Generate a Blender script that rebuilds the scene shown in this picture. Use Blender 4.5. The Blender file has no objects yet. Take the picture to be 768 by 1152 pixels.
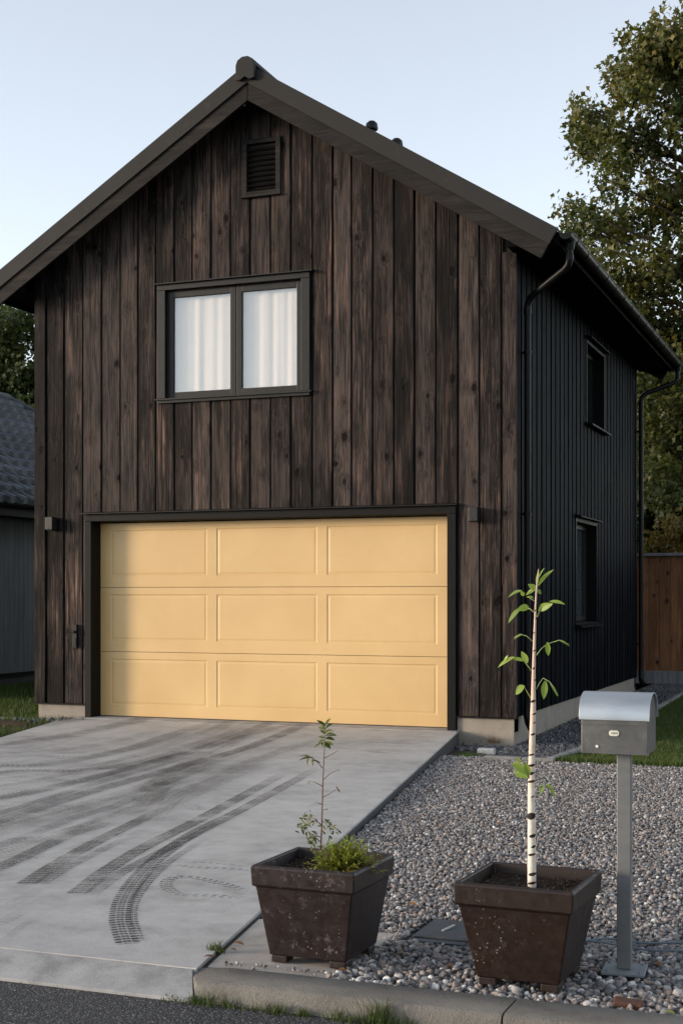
import bpy, bmesh, math, random
import numpy as np
from mathutils import Vector, Matrix, noise
random.seed(7); rng = np.random.default_rng(7)
S = bpy.context.scene; COL = S.collection
R = math.radians
# ------------------------------------------------------------------ camera
YAW, F, HY, CAMH = 0.3689, 1556.1, 671.05, 1.5
cd = bpy.data.cameras.new('camera'); cam = bpy.data.objects.new('camera', cd); COL.objects.link(cam)
cam.location = (0, 0, CAMH); cam.rotation_euler = (R(90), 0, YAW)
cd.sensor_fit = 'HORIZONTAL'; cd.sensor_width = 36; cd.lens = 36*F/768
cd.shift_y = (HY-576)/768
cd.clip_start = .05; cd.clip_end = 3000
S.camera = cam
# ------------------------------------------------------------------ light
SUN_AZ, SUN_EL = R(-118), R(9)          # azimuth clockwise from +Y
w = bpy.data.worlds.new('World'); S.world = w; w.use_nodes = True
nt = w.node_tree; bg = nt.nodes['Background']
sk = nt.nodes.new('ShaderNodeTexSky'); sk.sky_type = 'NISHITA'; sk.sun_disc = False
sk.sun_elevation = SUN_EL; sk.sun_rotation = SUN_AZ % (2*math.pi)
sk.altitude = 0; sk.air_density = 1.0; sk.dust_density = 0.3; sk.ozone_density = 3.0
tint = nt.nodes.new('ShaderNodeMix'); tint.data_type = 'RGBA'; tint.blend_type = 'MULTIPLY'
tint.inputs[0].default_value = 1; tint.inputs[7].default_value = (1.03, 1.01, 0.985, 1)
hs = nt.nodes.new('ShaderNodeHueSaturation'); hs.inputs['Saturation'].default_value = 0.38
nt.links.new(sk.outputs[0], hs.inputs['Color']); nt.links.new(hs.outputs[0], tint.inputs[6]); nt.links.new(tint.outputs[2], bg.inputs[0])
bg.inputs[1].default_value = 0.15
sl = bpy.data.lights.new('sun', 'SUN'); so = bpy.data.objects.new('sun', sl); COL.objects.link(so)
sl.energy = 1.7; sl.angle = R(13); sl.color = (1, .80, .60)
sd = Vector((math.sin(SUN_AZ)*math.cos(SUN_EL), math.cos(SUN_AZ)*math.cos(SUN_EL), math.sin(SUN_EL)))
so.rotation_euler = sd.to_track_quat('Z', 'Y').to_euler(); so.location = (-20, -10, 15)
S.view_settings.view_transform = 'Standard'; S.view_settings.look = 'None'
S.view_settings.gamma = 1; S.view_settings.use_curve_mapping = False
S.view_settings.exposure = 1.42
S.render.engine = 'CYCLES'
S.cycles.max_bounces = 6; S.cycles.transparent_max_bounces = 12
S.cycles.caustics_reflective = False; S.cycles.caustics_refractive = False

# ------------------------------------------------------------------ helpers
def G(px, py, z=0.0):
    """a spot on the ground (height z) measured on the photograph, in metres"""
    Z = F*(CAMH-z)/(py-HY); X = (px-384)/F*Z
    c, s = math.cos(YAW), math.sin(YAW)
    return X*c-Z*s, X*s+Z*c
def V3(px, py, y):
    """a spot in the vertical plane y=const"""
    c, s = math.cos(YAW), math.sin(YAW); m = (px-384)/F
    x = y*(m*c-s)/(c+m*s); Z = -x*s+y*c
    return Vector((x, y, CAMH-(py-HY)*Z/F))

class MB:
    def __init__(s): s.v = []; s.f = []; s.m = []; s.r = []; s.uv = None
    def add(s, vs, fs, mat=0, rnd=0.0):
        o = len(s.v); s.v += [tuple(v) for v in vs]; s.f += [tuple(i+o for i in f) for f in fs]
        s.m += [mat]*len(fs); s.r += [rnd]*len(vs); return s
    def box(s, x0, x1, y0, y1, z0, z1, mat=0, rnd=0.0):
        return s.add([(x0,y0,z0),(x1,y0,z0),(x1,y1,z0),(x0,y1,z0),(x0,y0,z1),(x1,y0,z1),(x1,y1,z1),(x0,y1,z1)],
            [(3,2,1,0),(4,5,6,7),(0,1,5,4),(1,2,6,5),(2,3,7,6),(3,0,4,7)], mat, rnd)
    def hexa(s, P, mat=0, rnd=0.0):      # 4 bottom ccw, 4 top ccw
        return s.add(P, [(3,2,1,0),(4,5,6,7),(0,1,5,4),(1,2,6,5),(2,3,7,6),(3,0,4,7)], mat, rnd)
    def prism(s, poly, axis, a, b, mat=0, rnd=0.0):
        """poly: 2-D points; axis 'y': (x,z) extruded in y; 'x': (y,z); 'z': (x,y)"""
        n = len(poly)
        def mk(p, t):
            return {'y': (p[0], t, p[1]), 'x': (t, p[0], p[1]), 'z': (p[0], p[1], t)}[axis]
        vs = [mk(p, a) for p in poly]+[mk(p, b) for p in poly]
        fs = [tuple(range(n)), tuple(range(2*n-1, n-1, -1))]+[(i, i+n, (i+1) % n+n, (i+1) % n) for i in range(n)]
        return s.add(vs, fs, mat, rnd)
    def tube(s, pts, rad, seg=10, mat=0, cap=True, rnd=0.0):
        pts = [Vector(p) for p in pts]; n = len(pts)
        if not hasattr(rad, '__len__'): rad = [rad]*n
        vs = []; fs = []; prev = None
        for i, p in enumerate(pts):
            t = (pts[min(i+1, n-1)]-pts[max(i-1, 0)]).normalized()
            if prev is None:
                a = t.orthogonal().normalized()
            else:
                a = (prev-t*prev.dot(t)).normalized()
            prev = a; b = t.cross(a)
            for k in range(seg):
                th = 2*math.pi*k/seg; vs.append(p+(a*math.cos(th)+b*math.sin(th))*rad[i])
        for i in range(n-1):
            for k in range(seg):
                k2 = (k+1) % seg; fs.append((i*seg+k, i*seg+k2, (i+1)*seg+k2, (i+1)*seg+k))
        if cap: fs += [tuple(range(seg-1, -1, -1)), tuple(range((n-1)*seg, n*seg))]
        return s.add(vs, fs, mat, rnd)
    def build(s, name, mats, parent=None, smooth=False, bevel=0, loc=None, rot=None, autosm=None):
        me = bpy.data.meshes.new(name); me.from_pydata(s.v, [], s.f); me.update()
        bm = bmesh.new(); bm.from_mesh(me); bmesh.ops.recalc_face_normals(bm, faces=bm.faces); bm.to_mesh(me); bm.free()
        if not isinstance(mats, (list, tuple)): mats = [mats]
        for m in mats: me.materials.append(m)
        if len(mats) > 1: me.polygons.foreach_set('material_index', s.m)
        if any(s.r):
            a = me.attributes.new('rnd', 'FLOAT', 'POINT'); a.data.foreach_set('value', s.r)
        if smooth: me.polygons.foreach_set('use_smooth', [True]*len(me.polygons))
        if autosm: me.polygons.foreach_set('use_smooth', [True]*len(me.polygons)); me.set_sharp_from_angle(angle=R(autosm))
        o = bpy.data.objects.new(name, me); COL.objects.link(o)
        if parent: o.parent = parent
        if loc: o.location = loc
        if rot: o.rotation_euler = rot
        if bevel:
            b = o.modifiers.new('bevel', 'BEVEL'); b.width = bevel; b.segments = 2; b.limit_method = 'ANGLE'; b.angle_limit = R(40)
        return o
def tag(o, label=None, cat=None, group=None, kind=None):
    if label: o['label'] = label
    if cat: o['category'] = cat
    if group: o['group'] = group
    if kind: o['kind'] = kind
    return o
def thing(name, label, cat, loc=(0, 0, 0), group=None):
    o = bpy.data.objects.new(name, None); COL.objects.link(o); o.location = loc
    o.empty_display_size = .1
    return tag(o, label, cat, group)
def npmesh(name, V, Fc, mats, parent=None, mi=None, rnd=None, smooth=False):
    """fast mesh from numpy arrays; Fc is (n,k)"""
    me = bpy.data.meshes.new(name); n, k = Fc.shape
    me.vertices.add(len(V)); me.vertices.foreach_set('co', np.asarray(V, np.float32).ravel())
    me.loops.add(n*k); me.loops.foreach_set('vertex_index', Fc.astype(np.int32).ravel())
    me.polygons.add(n); me.polygons.foreach_set('loop_start', np.arange(0, n*k, k, dtype=np.int32))
    me.polygons.foreach_set('loop_total', np.full(n, k, np.int32))
    for m in (mats if isinstance(mats, (list, tuple)) else [mats]): me.materials.append(m)
    if mi is not None: me.polygons.foreach_set('material_index', np.asarray(mi, np.int32))
    if rnd is not None:
        a = me.attributes.new('rnd', 'FLOAT', 'POINT'); a.data.foreach_set('value', np.asarray(rnd, np.float32))
    if smooth: me.polygons.foreach_set('use_smooth', np.ones(n, bool))
    me.update(calc_edges=True); me.validate()
    o = bpy.data.objects.new(name, me); COL.objects.link(o)
    if parent: o.parent = parent
    return o

# ------------------------------------------------------------------ materials
class NT:
    def __init__(s, name):
        s.m = bpy.data.materials.new(name); s.m.use_nodes = True; s.t = s.m.node_tree
        s.b = s.t.nodes['Principled BSDF']; s.out = s.t.nodes['Material Output']
    def n(s, ty, **kw):
        x = s.t.nodes.new(ty)
        for k, v in kw.items():
            if k.startswith('i_'): x.inputs[k[2:].replace('_', ' ')].default_value = v
            else: setattr(x, k, v)
        return x
    def l(s, a, b): s.t.links.new(a, b)
    def val(s, x, sock):
        if hasattr(x, 'is_linked') or hasattr(x, 'links'): s.l(x, sock)
        else: sock.default_value = x
    def coord(s, scale=(1, 1, 1), add=None, kind='Object'):
        tc = s.n('ShaderNodeTexCoord'); mp = s.n('ShaderNodeMapping'); mp.inputs['Scale'].default_value = scale
        src = tc.outputs[kind]
        if add is not None:
            va = s.n('ShaderNodeVectorMath', operation='ADD'); s.l(src, va.inputs[0]); s.l(add, va.inputs[1]); src = va.outputs[0]
        s.l(src, mp.inputs[0]); return mp.outputs[0]
    def noise(s, vec, scale=5, detail=4, rough=.55, dist=0):
        x = s.n('ShaderNodeTexNoise'); x.inputs['Scale'].default_value = scale; x.inputs['Detail'].default_value = detail
        x.inputs['Roughness'].default_value = rough; x.inputs['Distortion'].default_value = dist
        if vec is not None: s.l(vec, x.inputs['Vector'])
        return x.outputs['Fac']
    def math(s, op, a, b=0, clamp=False):
        x = s.n('ShaderNodeMath', operation=op); x.use_clamp = clamp; s.val(a, x.inputs[0]); s.val(b, x.inputs[1]); return x.outputs[0]
    def ramp(s, fac, stops, interp='LINEAR'):
        x = s.n('ShaderNodeValToRGB'); cr = x.color_ramp; cr.interpolation = interp
        while len(cr.elements) < len(stops): cr.elements.new(.5)
        for e, (p, c) in zip(cr.elements, stops):
            e.position = p; e.color = (*c, 1) if len(c) == 3 else c
        s.l(fac, x.inputs[0]); return x.outputs[0]
    def mix(s, fac, a, b, mode='MIX'):
        x = s.n('ShaderNodeMix', data_type='RGBA', blend_type=mode); s.val(fac, x.inputs[0])
        for v, i in ((a, 6), (b, 7)):
            if isinstance(v, tuple): x.inputs[i].default_value = (*v, 1) if len(v) == 3 else v
            else: s.l(v, x.inputs[i])
        return x.outputs[2]
    def maprange(s, v, a, b, c=0, d=1):
        x = s.n('ShaderNodeMapRange'); s.l(v, x.inputs[0])
        for i, q in zip((1, 2, 3, 4), (a, b, c, d)): x.inputs[i].default_value = q
        return x.outputs[0]
    def attr(s, name='rnd'):
        x = s.n('ShaderNodeAttribute', attribute_name=name); return x.outputs['Fac']
    def island(s): return s.n('ShaderNodeNewGeometry').outputs['Random Per Island']
    def bump(s, h, strength=.3, dist=.01):
        x = s.n('ShaderNodeBump'); x.inputs['Strength'].default_value = strength; x.inputs['Distance'].default_value = dist
        s.l(h, x.inputs['Height']); s.l(x.outputs[0], s.b.inputs['Normal']); return x
    def base(s, c):
        if isinstance(c, tuple): s.b.inputs['Base Color'].default_value = (*c, 1)
        else: s.l(c, s.b.inputs['Base Color'])
    def set(s, rough=.6, metal=0, spec=.5):
        s.val(rough, s.b.inputs['Roughness']); s.b.inputs['Metallic'].default_value = metal
        s.b.inputs['Specular IOR Level'].default_value = spec; return s

def wood(name, dark, mid, light, grain_axis='z', knots=True, worn=.5, rough=.65, bumps=.5, rndsrc='attr', kscale=1.0, var=.6, spec=.35, gs=52):
    t = NT(name)
    r = t.attr() if rndsrc == 'attr' else t.island()
    cmb = t.n('ShaderNodeCombineXYZ')
    t.l(t.math('MULTIPLY', r, 37.1), cmb.inputs[0]); t.l(t.math('MULTIPLY', r, 91.7), cmb.inputs[1]); t.l(t.math('MULTIPLY', r, 53.3), cmb.inputs[2])
    def ax(across, along):
        return {'z': (across, across, along), 'x': (along, across, across), 'y': (across, along, across)}[grain_axis]
    warp = t.noise(t.coord(ax(4, 1.3), cmb.outputs[0]), 1, 2)
    # knots
    kn = t.n('ShaderNodeTexVoronoi'); kn.inputs['Scale'].default_value = 1; kn.inputs['Randomness'].default_value = 1
    t.l(t.coord(ax(4.6*kscale, 3.4*kscale), cmb.outputs[0]), kn.inputs['Vector'])
    kd = t.math('ADD', kn.outputs['Distance'], t.math('MULTIPLY', t.math('SUBTRACT', t.noise(t.coord(ax(30, 22), cmb.outputs[0]), 1, 3), .5), .14))
    kd = t.math('ADD', kd, t.maprange(t.noise(t.coord(ax(2.1, 1.5), cmb.outputs[0]), 1, 2), .42, .60, -.03, .16)); kmask = t.maprange(kd, .09, .17, 1, 0) if knots else t.math('MULTIPLY', kd, 0)
    kring = t.maprange(kd, .08, .42, 1, 0)
    g = t.n('ShaderNodeVectorMath', operation='SCALE')
    # fine grain, bent round the knots
    base = t.coord(ax(gs, gs*.028), cmb.outputs[0])
    va = t.n('ShaderNodeVectorMath', operation='ADD'); t.l(base, va.inputs[0])
    cb = t.n('ShaderNodeCombineXYZ'); bend = t.math('ADD', t.math('MULTIPLY', warp, 1.6), t.math('MULTIPLY', kring, 1.5 if knots else 0))
    for i in range(3): t.l(bend, cb.inputs[i])
    t.l(cb.outputs[0], va.inputs[1])
    fine = t.noise(va.outputs[0], 1, 5, .68)
    vfine = t.noise(t.coord(ax(110, 3.5), cmb.outputs[0]), 1, 3, .7)
    patch = t.noise(t.coord(ax(6, 1.1), cmb.outputs[0]), 1, 5, .65)
    big = t.noise(t.coord((.55, .55, .42)), 1, 3, .55)  # broad tone noise standing in for sunlit patches on the gable boards
    f = t.math('ADD', t.math('MULTIPLY', fine, .46), t.math('ADD', t.math('MULTIPLY', patch, .36), t.math('MULTIPLY', vfine, .28)))
    f = t.math('ADD', f, t.math('MULTIPLY', t.math('SUBTRACT', r, .5), .10*var/.6))
    col = t.ramp(f, [(.45, dark), (.535, mid), (.64, light)])
    # worn streaks where weather took the stain off, massed into painted warm sun patches
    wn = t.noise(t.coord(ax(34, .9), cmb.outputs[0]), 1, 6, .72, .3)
    worn_sun_mask = t.math('MULTIPLY', t.maprange(wn, .52, .66), t.maprange(t.math('ADD', t.math('MULTIPLY', patch, .45), t.math('MULTIPLY', big, .55)), .47, .60), True)
    worn_sun_mask = t.math('MULTIPLY', worn_sun_mask, worn)
    col = t.mix(worn_sun_mask, col, tuple(min(1, c*k_) for c, k_ in zip(light, (3.2, 2.5, 2.1))))
    # dark checks and smears
    ck = t.noise(t.coord(ax(55, 2.2), cmb.outputs[0]), 1, 4, .8, .8)
    col = t.mix(t.math('MULTIPLY', t.maprange(ck, .60, .70, 0, .75), 1 if knots else .3), col, tuple(c*.5 for c in dark))
    smear = t.math('MULTIPLY', t.maprange(kd, .15, .42, 1, 0), t.maprange(patch, .42, .60, .0, .65))
    if knots: col = t.mix(smear, col, tuple(c*.8 for c in dark))
    col = t.mix(t.math('MULTIPLY', kmask, .95), col, tuple(c*.25 for c in dark))
    # board to board tone
    tone = t.maprange(t.math('FRACT', t.math('MULTIPLY', r, 7.13)), 0, 1, 1-var*.5, 1+var*.5)
    cc = t.n('ShaderNodeCombineColor'); 
    for i in range(3): t.l(tone, cc.inputs[i])
    col = t.mix(1.0, col, cc.outputs[0], 'MULTIPLY')
    t.base(col); t.set(t.maprange(fine, .3, .7, rough-.1, rough+.12), 0, spec)
    h = t.math('ADD', t.math('MULTIPLY', fine, 1.0), t.math('MULTIPLY', vfine, .5)); h = t.math('SUBTRACT', h, t.math('MULTIPLY', kmask, .8))
    t.bump(h, bumps, .006)
    return t.m

M = {}
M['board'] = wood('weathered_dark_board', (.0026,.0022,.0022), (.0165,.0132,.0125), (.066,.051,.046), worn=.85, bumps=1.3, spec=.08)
M['trimwood'] = wood('stained_trim_wood', (.009,.0083,.008), (.019,.017,.016), (.036,.032,.030), grain_axis='x', knots=False, worn=.25, bumps=.6, spec=.1, rndsrc='isl', var=.2)
M['sideboard'] = wood('black_blue_board', (.0018,.0024,.0034), (.0038,.0049,.0068), (.009,.0118,.0165), worn=.08, bumps=.35, rough=.6, var=.4, spec=.03)
M['fence'] = wood('brown_fence_wood', (.09,.036,.014), (.17,.072,.030), (.23,.105,.045), worn=.2, bumps=.4, var=.35)
M['greyboard'] = wood('grey_painted_board', (.12,.125,.134), (.17,.176,.187), (.21,.216,.225), knots=False, worn=.1, bumps=.2, var=.15)

def simple(name, c, rough=.5, metal=0, nscale=0, namt=.15, bump=0, bscale=60, spec=.5, dirt=None):
    t = NT(name)
    if nscale:
        nz = t.noise(t.coord(), nscale, 6, .6)
        col = t.ramp(nz, [(.3, tuple(x*(1-namt) for x in c)), (.7, tuple(min(1, x*(1+namt)) for x in c))])
        if dirt:
            d2 = t.noise(t.coord(), dirt[1], 8, .7); col = t.mix(t.maprange(d2, dirt[2], dirt[3], 0, dirt[4]), col, dirt[0])
        t.base(col); t.set(t.maprange(nz, .3, .7, max(.05, rough-.08), min(1, rough+.08)), metal, spec)
    else:
        t.base(c); t.set(rough, metal, spec)
    if bump: t.bump(t.noise(t.coord(), bscale, 5, .6), bump, .004)
    return t.m
M['blackmetal'] = simple('black_coated_metal', (.006,.006,.0065), .45, 0, 9, .25, .06, 80, .3)
M['blacktrim'] = simple('black_painted_trim', (.005,.0048,.0046), .55, 0, 12, .3, .25, 40, .15)
M['flash'] = simple('dark_grey_verge_metal', (.021,.0205,.020), .65, .0, 3, .14, .08, 25, .2, ((.09,.08,.07), 6, .58, .75, .35))
M['roofmetal'] = simple('dark_roofing', (.03,.03,.032), .5, .2, 4, .2, .1, 20)
M['gutter'] = simple('black_gutter_steel', (.0045,.0045,.005), .4, 0, 10, .3, 0, 60, .16)
M['frame'] = simple('window_frame_paint', (.0095,.0088,.0085), .45, 0, 14, .2, .12, 60, .3)
M['sidedarkframe'] = simple('black_window_frame', (.003,.0033,.0037), .5, 0, 14, .2, .1, 60, .1)
M['dark'] = simple('dark_void', (.004,.004,.004), .9)
M['soffit'] = simple('black_soffit_board', (.003,.003,.003), .8, 0, 8, .3, .3, 30, .05)
M['found'] = simple('render_foundation', (.27,.24,.205), .9, 0, 7, .18, .5, 60, .2, ((.13,.115,.10), 3.5, .52, .72, .7))
M['conc'] = None
M['plastic'] = simple('grey_plastic_lid', (.040,.050,.062), .6, 0, 20, .25, .3, 80)
M['rubber'] = simple('black_rubber', (.012,.012,.012), .7)
M['curb_steel'] = simple('dark_edging', (.035,.035,.037), .7, 0, 8, .3, .3, 40)
M['interior'] = simple('interior_wall', (.5,.47,.43), .9)

def concrete(name, c, stain=(.16,.15,.14), s1=.7, grit=1.0, bs=1.0):
    t = NT(name)
    co = t.coord()
    a = t.noise(co, s1, 8, .62); b = t.noise(co, 6, 8, .65); g = t.noise(co, 160, 3, .7); g2 = t.noise(co, 55, 5, .7)
    f = t.math('ADD', t.math('MULTIPLY', a, .5), t.math('ADD', t.math('MULTIPLY', b, .35), t.math('MULTIPLY', g, .25)))
    col = t.ramp(f, [(.42, tuple(x*.66 for x in c)), (.54, c), (.67, tuple(x*1.25 for x in c))])
    st = t.noise(co, 2.3, 9, .7, .6)
    col = t.mix(t.maprange(st, .56, .74, 0, .55), col, stain)
    sp = t.n('ShaderNodeTexVoronoi'); sp.inputs['Scale'].default_value = 38; t.l(co, sp.inputs['Vector'])
    col = t.mix(t.math('MULTIPLY', t.maprange(sp.outputs['Distance'], .06, .13, 1, 0), t.maprange(g2, .5, .6, 0, .6)), col, tuple(x*.45 for x in c))
    # hairline cracks
    cr = t.n('ShaderNodeTexVoronoi', feature='DISTANCE_TO_EDGE'); cr.inputs['Scale'].default_value = .55
    wv = t.n('ShaderNodeVectorMath', operation='ADD'); t.l(co, wv.inputs[0])
    nz = t.n('ShaderNodeTexNoise'); nz.inputs['Scale'].default_value = 3; nz.inputs['Detail'].default_value = 6; t.l(co, nz.inputs['Vector']); t.l(nz.outputs['Color'], wv.inputs[1])
    t.l(wv.outputs[0], cr.inputs['Vector'])
    col = t.mix(t.math('MULTIPLY', t.maprange(cr.outputs['Distance'], 0, .004, 1, 0), t.maprange(b, .5, .6, 0, .5)), col, tuple(x*.4 for x in c))
    t.base(col); t.set(t.maprange(b, .3, .7, .72, .92), 0, .25)
    t.bump(t.math('ADD', t.math('MULTIPLY', g, .5*grit), t.math('ADD', t.math('MULTIPLY', g2, .8), t.math('MULTIPLY', b, .5))), .45*bs, .006*bs)
    return t.m
M['conc'] = concrete('driveway_concrete', (.39,.38,.365))
M['apron'] = concrete('apron_concrete', (.30,.30,.30), s1=1.5)
M['kerb'] = concrete('kerb_concrete', (.19,.178,.16), stain=(.065,.052,.040), s1=2.6, grit=1.4, bs=2.0)
M['pad'] = concrete('pad_concrete', (.36,.33,.30), s1=1.2)
M['edging'] = concrete('edging_concrete', (.22,.22,.21), s1=2.2)

def asphalt():
    t = NT('asphalt'); co = t.coord()
    v = t.n('ShaderNodeTexVoronoi'); v.inputs['Scale'].default_value = 110; t.l(co, v.inputs['Vector'])
    sep = t.n('ShaderNodeSeparateColor'); t.l(v.outputs['Color'], sep.inputs[0])
    col = t.ramp(sep.outputs[0], [(0, (.028,.029,.031)), (.6, (.045,.046,.049)), (.9, (.085,.085,.086)), (1, (.17,.17,.165))])
    big = t.noise(co, 1.4, 6, .6); col = t.mix(t.maprange(big, .45, .7, 0, .35), col, (.075,.073,.07))
    sp = t.n('ShaderNodeTexVoronoi'); sp.inputs['Scale'].default_value = 9; t.l(co, sp.inputs['Vector'])
    col = t.mix(t.maprange(sp.outputs['Distance'], .03, .05, .8, 0), col, (.35,.33,.30))
    t.base(col); t.set(.85, 0, .3)
    t.bump(t.math('ADD', t.math('MULTIPLY', v.outputs['Distance'], -1.3), t.noise(co, 45, 4, .6)), .8, .008); return t.m
M['asphalt'] = asphalt()

def stone_mat():
    t = NT('gravel_stone'); r = t.attr(); co = t.coord()
    col = t.ramp(r, [(0, (.07,.071,.075)), (.2, (.14,.142,.148)), (.4, (.225,.222,.222)), (.55, (.29,.225,.19)), (.72, (.34,.315,.30)), (.88, (.43,.41,.39)), (1, (.72,.71,.69))])
    n1 = t.noise(co, 130, 4, .7); n2 = t.noise(co, 420, 2, .6)
    col = t.mix(t.maprange(n1, .45, .68, 0, .5), col, (.11,.105,.11)); col = t.mix(t.maprange(n2, .6, .75, 0, .6), col, (.5,.48,.46))
    t.base(col); t.set(.85, 0, .3); t.bump(n1, .4, .003); return t.m
M['stone'] = stone_mat()
def dstone_mat():
    t = NT('dark_chippings'); r = t.attr()
    col = t.ramp(r, [(0, (.035,.037,.042)), (.5, (.08,.083,.09)), (.85, (.13,.13,.135)), (1, (.25,.24,.23))])
    t.base(col); t.set(.8); return t.m
M['dstone'] = dstone_mat()
M['bed'] = simple('gravel_fines', (.10,.092,.085), .95, 0, 40, .45, .8, 90, .2)
M['dirt'] = simple('dark_dirt', (.05,.042,.032), .95, 0, 20, .4, .8, 60, .2)

def soil_mat():
    t = NT('potting_soil'); co = t.coord(); n1 = t.noise(co, 60, 5, .7)
    col = t.ramp(n1, [(.35, (.006,.0045,.004)), (.6, (.03,.018,.012)), (.72, (.11,.055,.03))]); t.base(col); t.set(.95, 0, .2)
    t.bump(n1, 1, .012); return t.m
M['soil'] = soil_mat()
def pot_mat(name, c, seed, dirt):
    t = NT(name); co = t.coord(add=None)
    off = t.n('ShaderNodeVectorMath', operation='ADD'); t.l(co, off.inputs[0]); off.inputs[1].default_value = (seed, seed*2, 0); co = off.outputs[0]
    a = t.noise(co, 5, 6, .6); b = t.noise(co, 26, 6, .7); s = t.noise(co, 12, 7, .75, .3)
    col = t.ramp(a, [(.3, tuple(x*.75 for x in c)), (.7, tuple(x*1.3 for x in c))])
    cl_ = t.noise(co, 3.2, 3, .5); col = t.mix(t.math('MULTIPLY', t.maprange(s, .56, .68, 0, dirt), t.maprange(cl_, .48, .60)), col, (.24,.20,.18))
    v = t.n('ShaderNodeTexVoronoi'); v.inputs['Scale'].default_value = 42; t.l(co, v.inputs['Vector'])
    col = t.mix(t.math('MULTIPLY', t.maprange(v.outputs['Distance'], .08, .16, 1, 0), t.maprange(cl_, .5, .62, 0, .7)), col, (.30,.26,.23))
    t.base(col); t.set(t.maprange(b, .3, .7, .34, .6), 0, .4); t.bump(b, .15, .004); return t.m
M['pot1'] = pot_mat('maroon_brown_planter', (.0115,.0055,.0058), 3.1, .5)
M['pot2'] = pot_mat('dark_brown_planter', (.0130,.0054,.0034), 8.4, .22)
def leaf_mat(name, stops, trans=.35, rough=.5):
    t = NT(name); r = t.attr(); col = t.ramp(r, stops)
    co = t.coord(); n1 = t.noise(co, 3, 3, .6); col = t.mix(t.maprange(n1, .4, .65, 0, .25), col, tuple(x*.6 for x in stops[0][1]))
    t.base(col); t.set(rough, 0, .35)
    tr = t.n('ShaderNodeBsdfTranslucent'); mul = t.mix(1.0, col, (1.25,1.3,.7), 'MULTIPLY'); t.l(mul, tr.inputs[0])
    ms = t.n('ShaderNodeMixShader'); ms.inputs[0].default_value = trans
    t.l(t.b.outputs[0], ms.inputs[1]); t.l(tr.outputs[0], ms.inputs[2]); t.l(ms.outputs[0], t.out.inputs[0]); return t.m
M['leaf_autumn'] = leaf_mat('autumn_leaves', [(0, (.034,.050,.018)), (.35, (.066,.084,.024)), (.64, (.11,.112,.028)), (.87, (.175,.135,.034)), (1, (.22,.12,.035))])
M['leaf_dark'] = leaf_mat('dark_green_leaves', [(0, (.022,.034,.014)), (.5, (.044,.064,.020)), (.85, (.085,.098,.026)), (1, (.14,.12,.035))])
M['leaf_mid'] = leaf_mat('mid_green_leaves', [(0, (.025,.038,.012)), (.6, (.055,.075,.022)), (1, (.10,.11,.035))])
M['leaf_yellow'] = leaf_mat('yellowing_leaves', [(0, (.07,.06,.015)), (.5, (.13,.10,.022)), (1, (.22,.13,.03))])
M['leaf_birch'] = leaf_mat('fresh_birch_leaves', [(0, (.14,.21,.035)), (.6, (.24,.34,.06)), (1, (.38,.45,.12))], .4, .4)
M['leaf_sap'] = leaf_mat('sapling_leaves', [(0, (.04,.06,.015)), (.6, (.09,.12,.025)), (1, (.19,.20,.045))], .35, .4)
M['leaf_shrub'] = leaf_mat('shrub_leaves', [(0, (.10,.14,.018)), (.6, (.22,.27,.035)), (1, (.36,.39,.06))], .35, .45)
M['grass'] = leaf_mat('grass_blades', [(0, (.035,.06,.012)), (.6, (.065,.10,.018)), (.9, (.10,.13,.03)), (1, (.22,.19,.08))], .3, .6)
M['dry'] = leaf_mat('dry_leaves', [(0, (.10,.045,.018)), (.5, (.20,.09,.03)), (1, (.30,.17,.08))], .2, .7)
M['lawnbase'] = simple('lawn_soil', (.030,.042,.014), .95, 0, 6, .4, .7, 40, .2)
M['moss'] = simple('moss', (.05,.08,.015), .95, 0, 60, .5, 1.0, 90, .2)
M['bark'] = simple('tree_bark', (.045,.032,.022), .9, 0, 10, .4, .8, 25, .2)
M['twig'] = simple('red_brown_twig', (.11,.055,.035), .7, 0, 60, .3, .3, 200)
M['greenstem'] = simple('green_stem', (.20,.27,.09), .6, 0, 60, .3)
def birchbark():
    t = NT('birch_bark'); co = t.coord((1, 1, 1))
    n1 = t.noise(t.coord((60, 60, 300)), 1, 3, .6); n2 = t.noise(co, 30, 4, .6)
    tc = t.n('ShaderNodeTexCoord'); sx = t.n('ShaderNodeSeparateXYZ'); t.l(tc.outputs['Object'], sx.inputs[0])
    up = t.maprange(sx.outputs[2], .35, .85)
    col = t.ramp(n2, [(.3, (.62,.52,.43)), (.7, (.80,.72,.62))]); col = t.mix(up, col, (.58,.42,.33))
    col = t.mix(t.maprange(n1, .62, .7, 0, .5), col, (.25,.18,.14)); t.base(col); t.set(.6, 0, .3); t.bump(n1, .3, .002); return t.m
M['birch'] = birchbark()
M['birchmark'] = simple('birch_lenticel', (.014,.010,.008), .85, 0, 90, .4, .5, 200)
def door_mat():
    t = NT('yellow_garage_door'); co = t.coord()
    a = t.noise(co, 1.1, 5, .6); b = t.noise(t.coord((3, 3, 60)), 1, 4, .6); c = t.noise(co, 9, 7, .7)
    col = t.ramp(a, [(.3, (.545,.36,.16)), (.7, (.615,.42,.195))])
    col = t.mix(t.maprange(c, .55, .8, 0, .16), col, (.36,.25,.13))
    t.base(col); t.set(t.maprange(a, .3, .7, .32, .45), 0, .5); t.bump(t.math('ADD', b, t.math('MULTIPLY', c, .4)), .07, .004); return t.m
M['door'] = door_mat()
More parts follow.
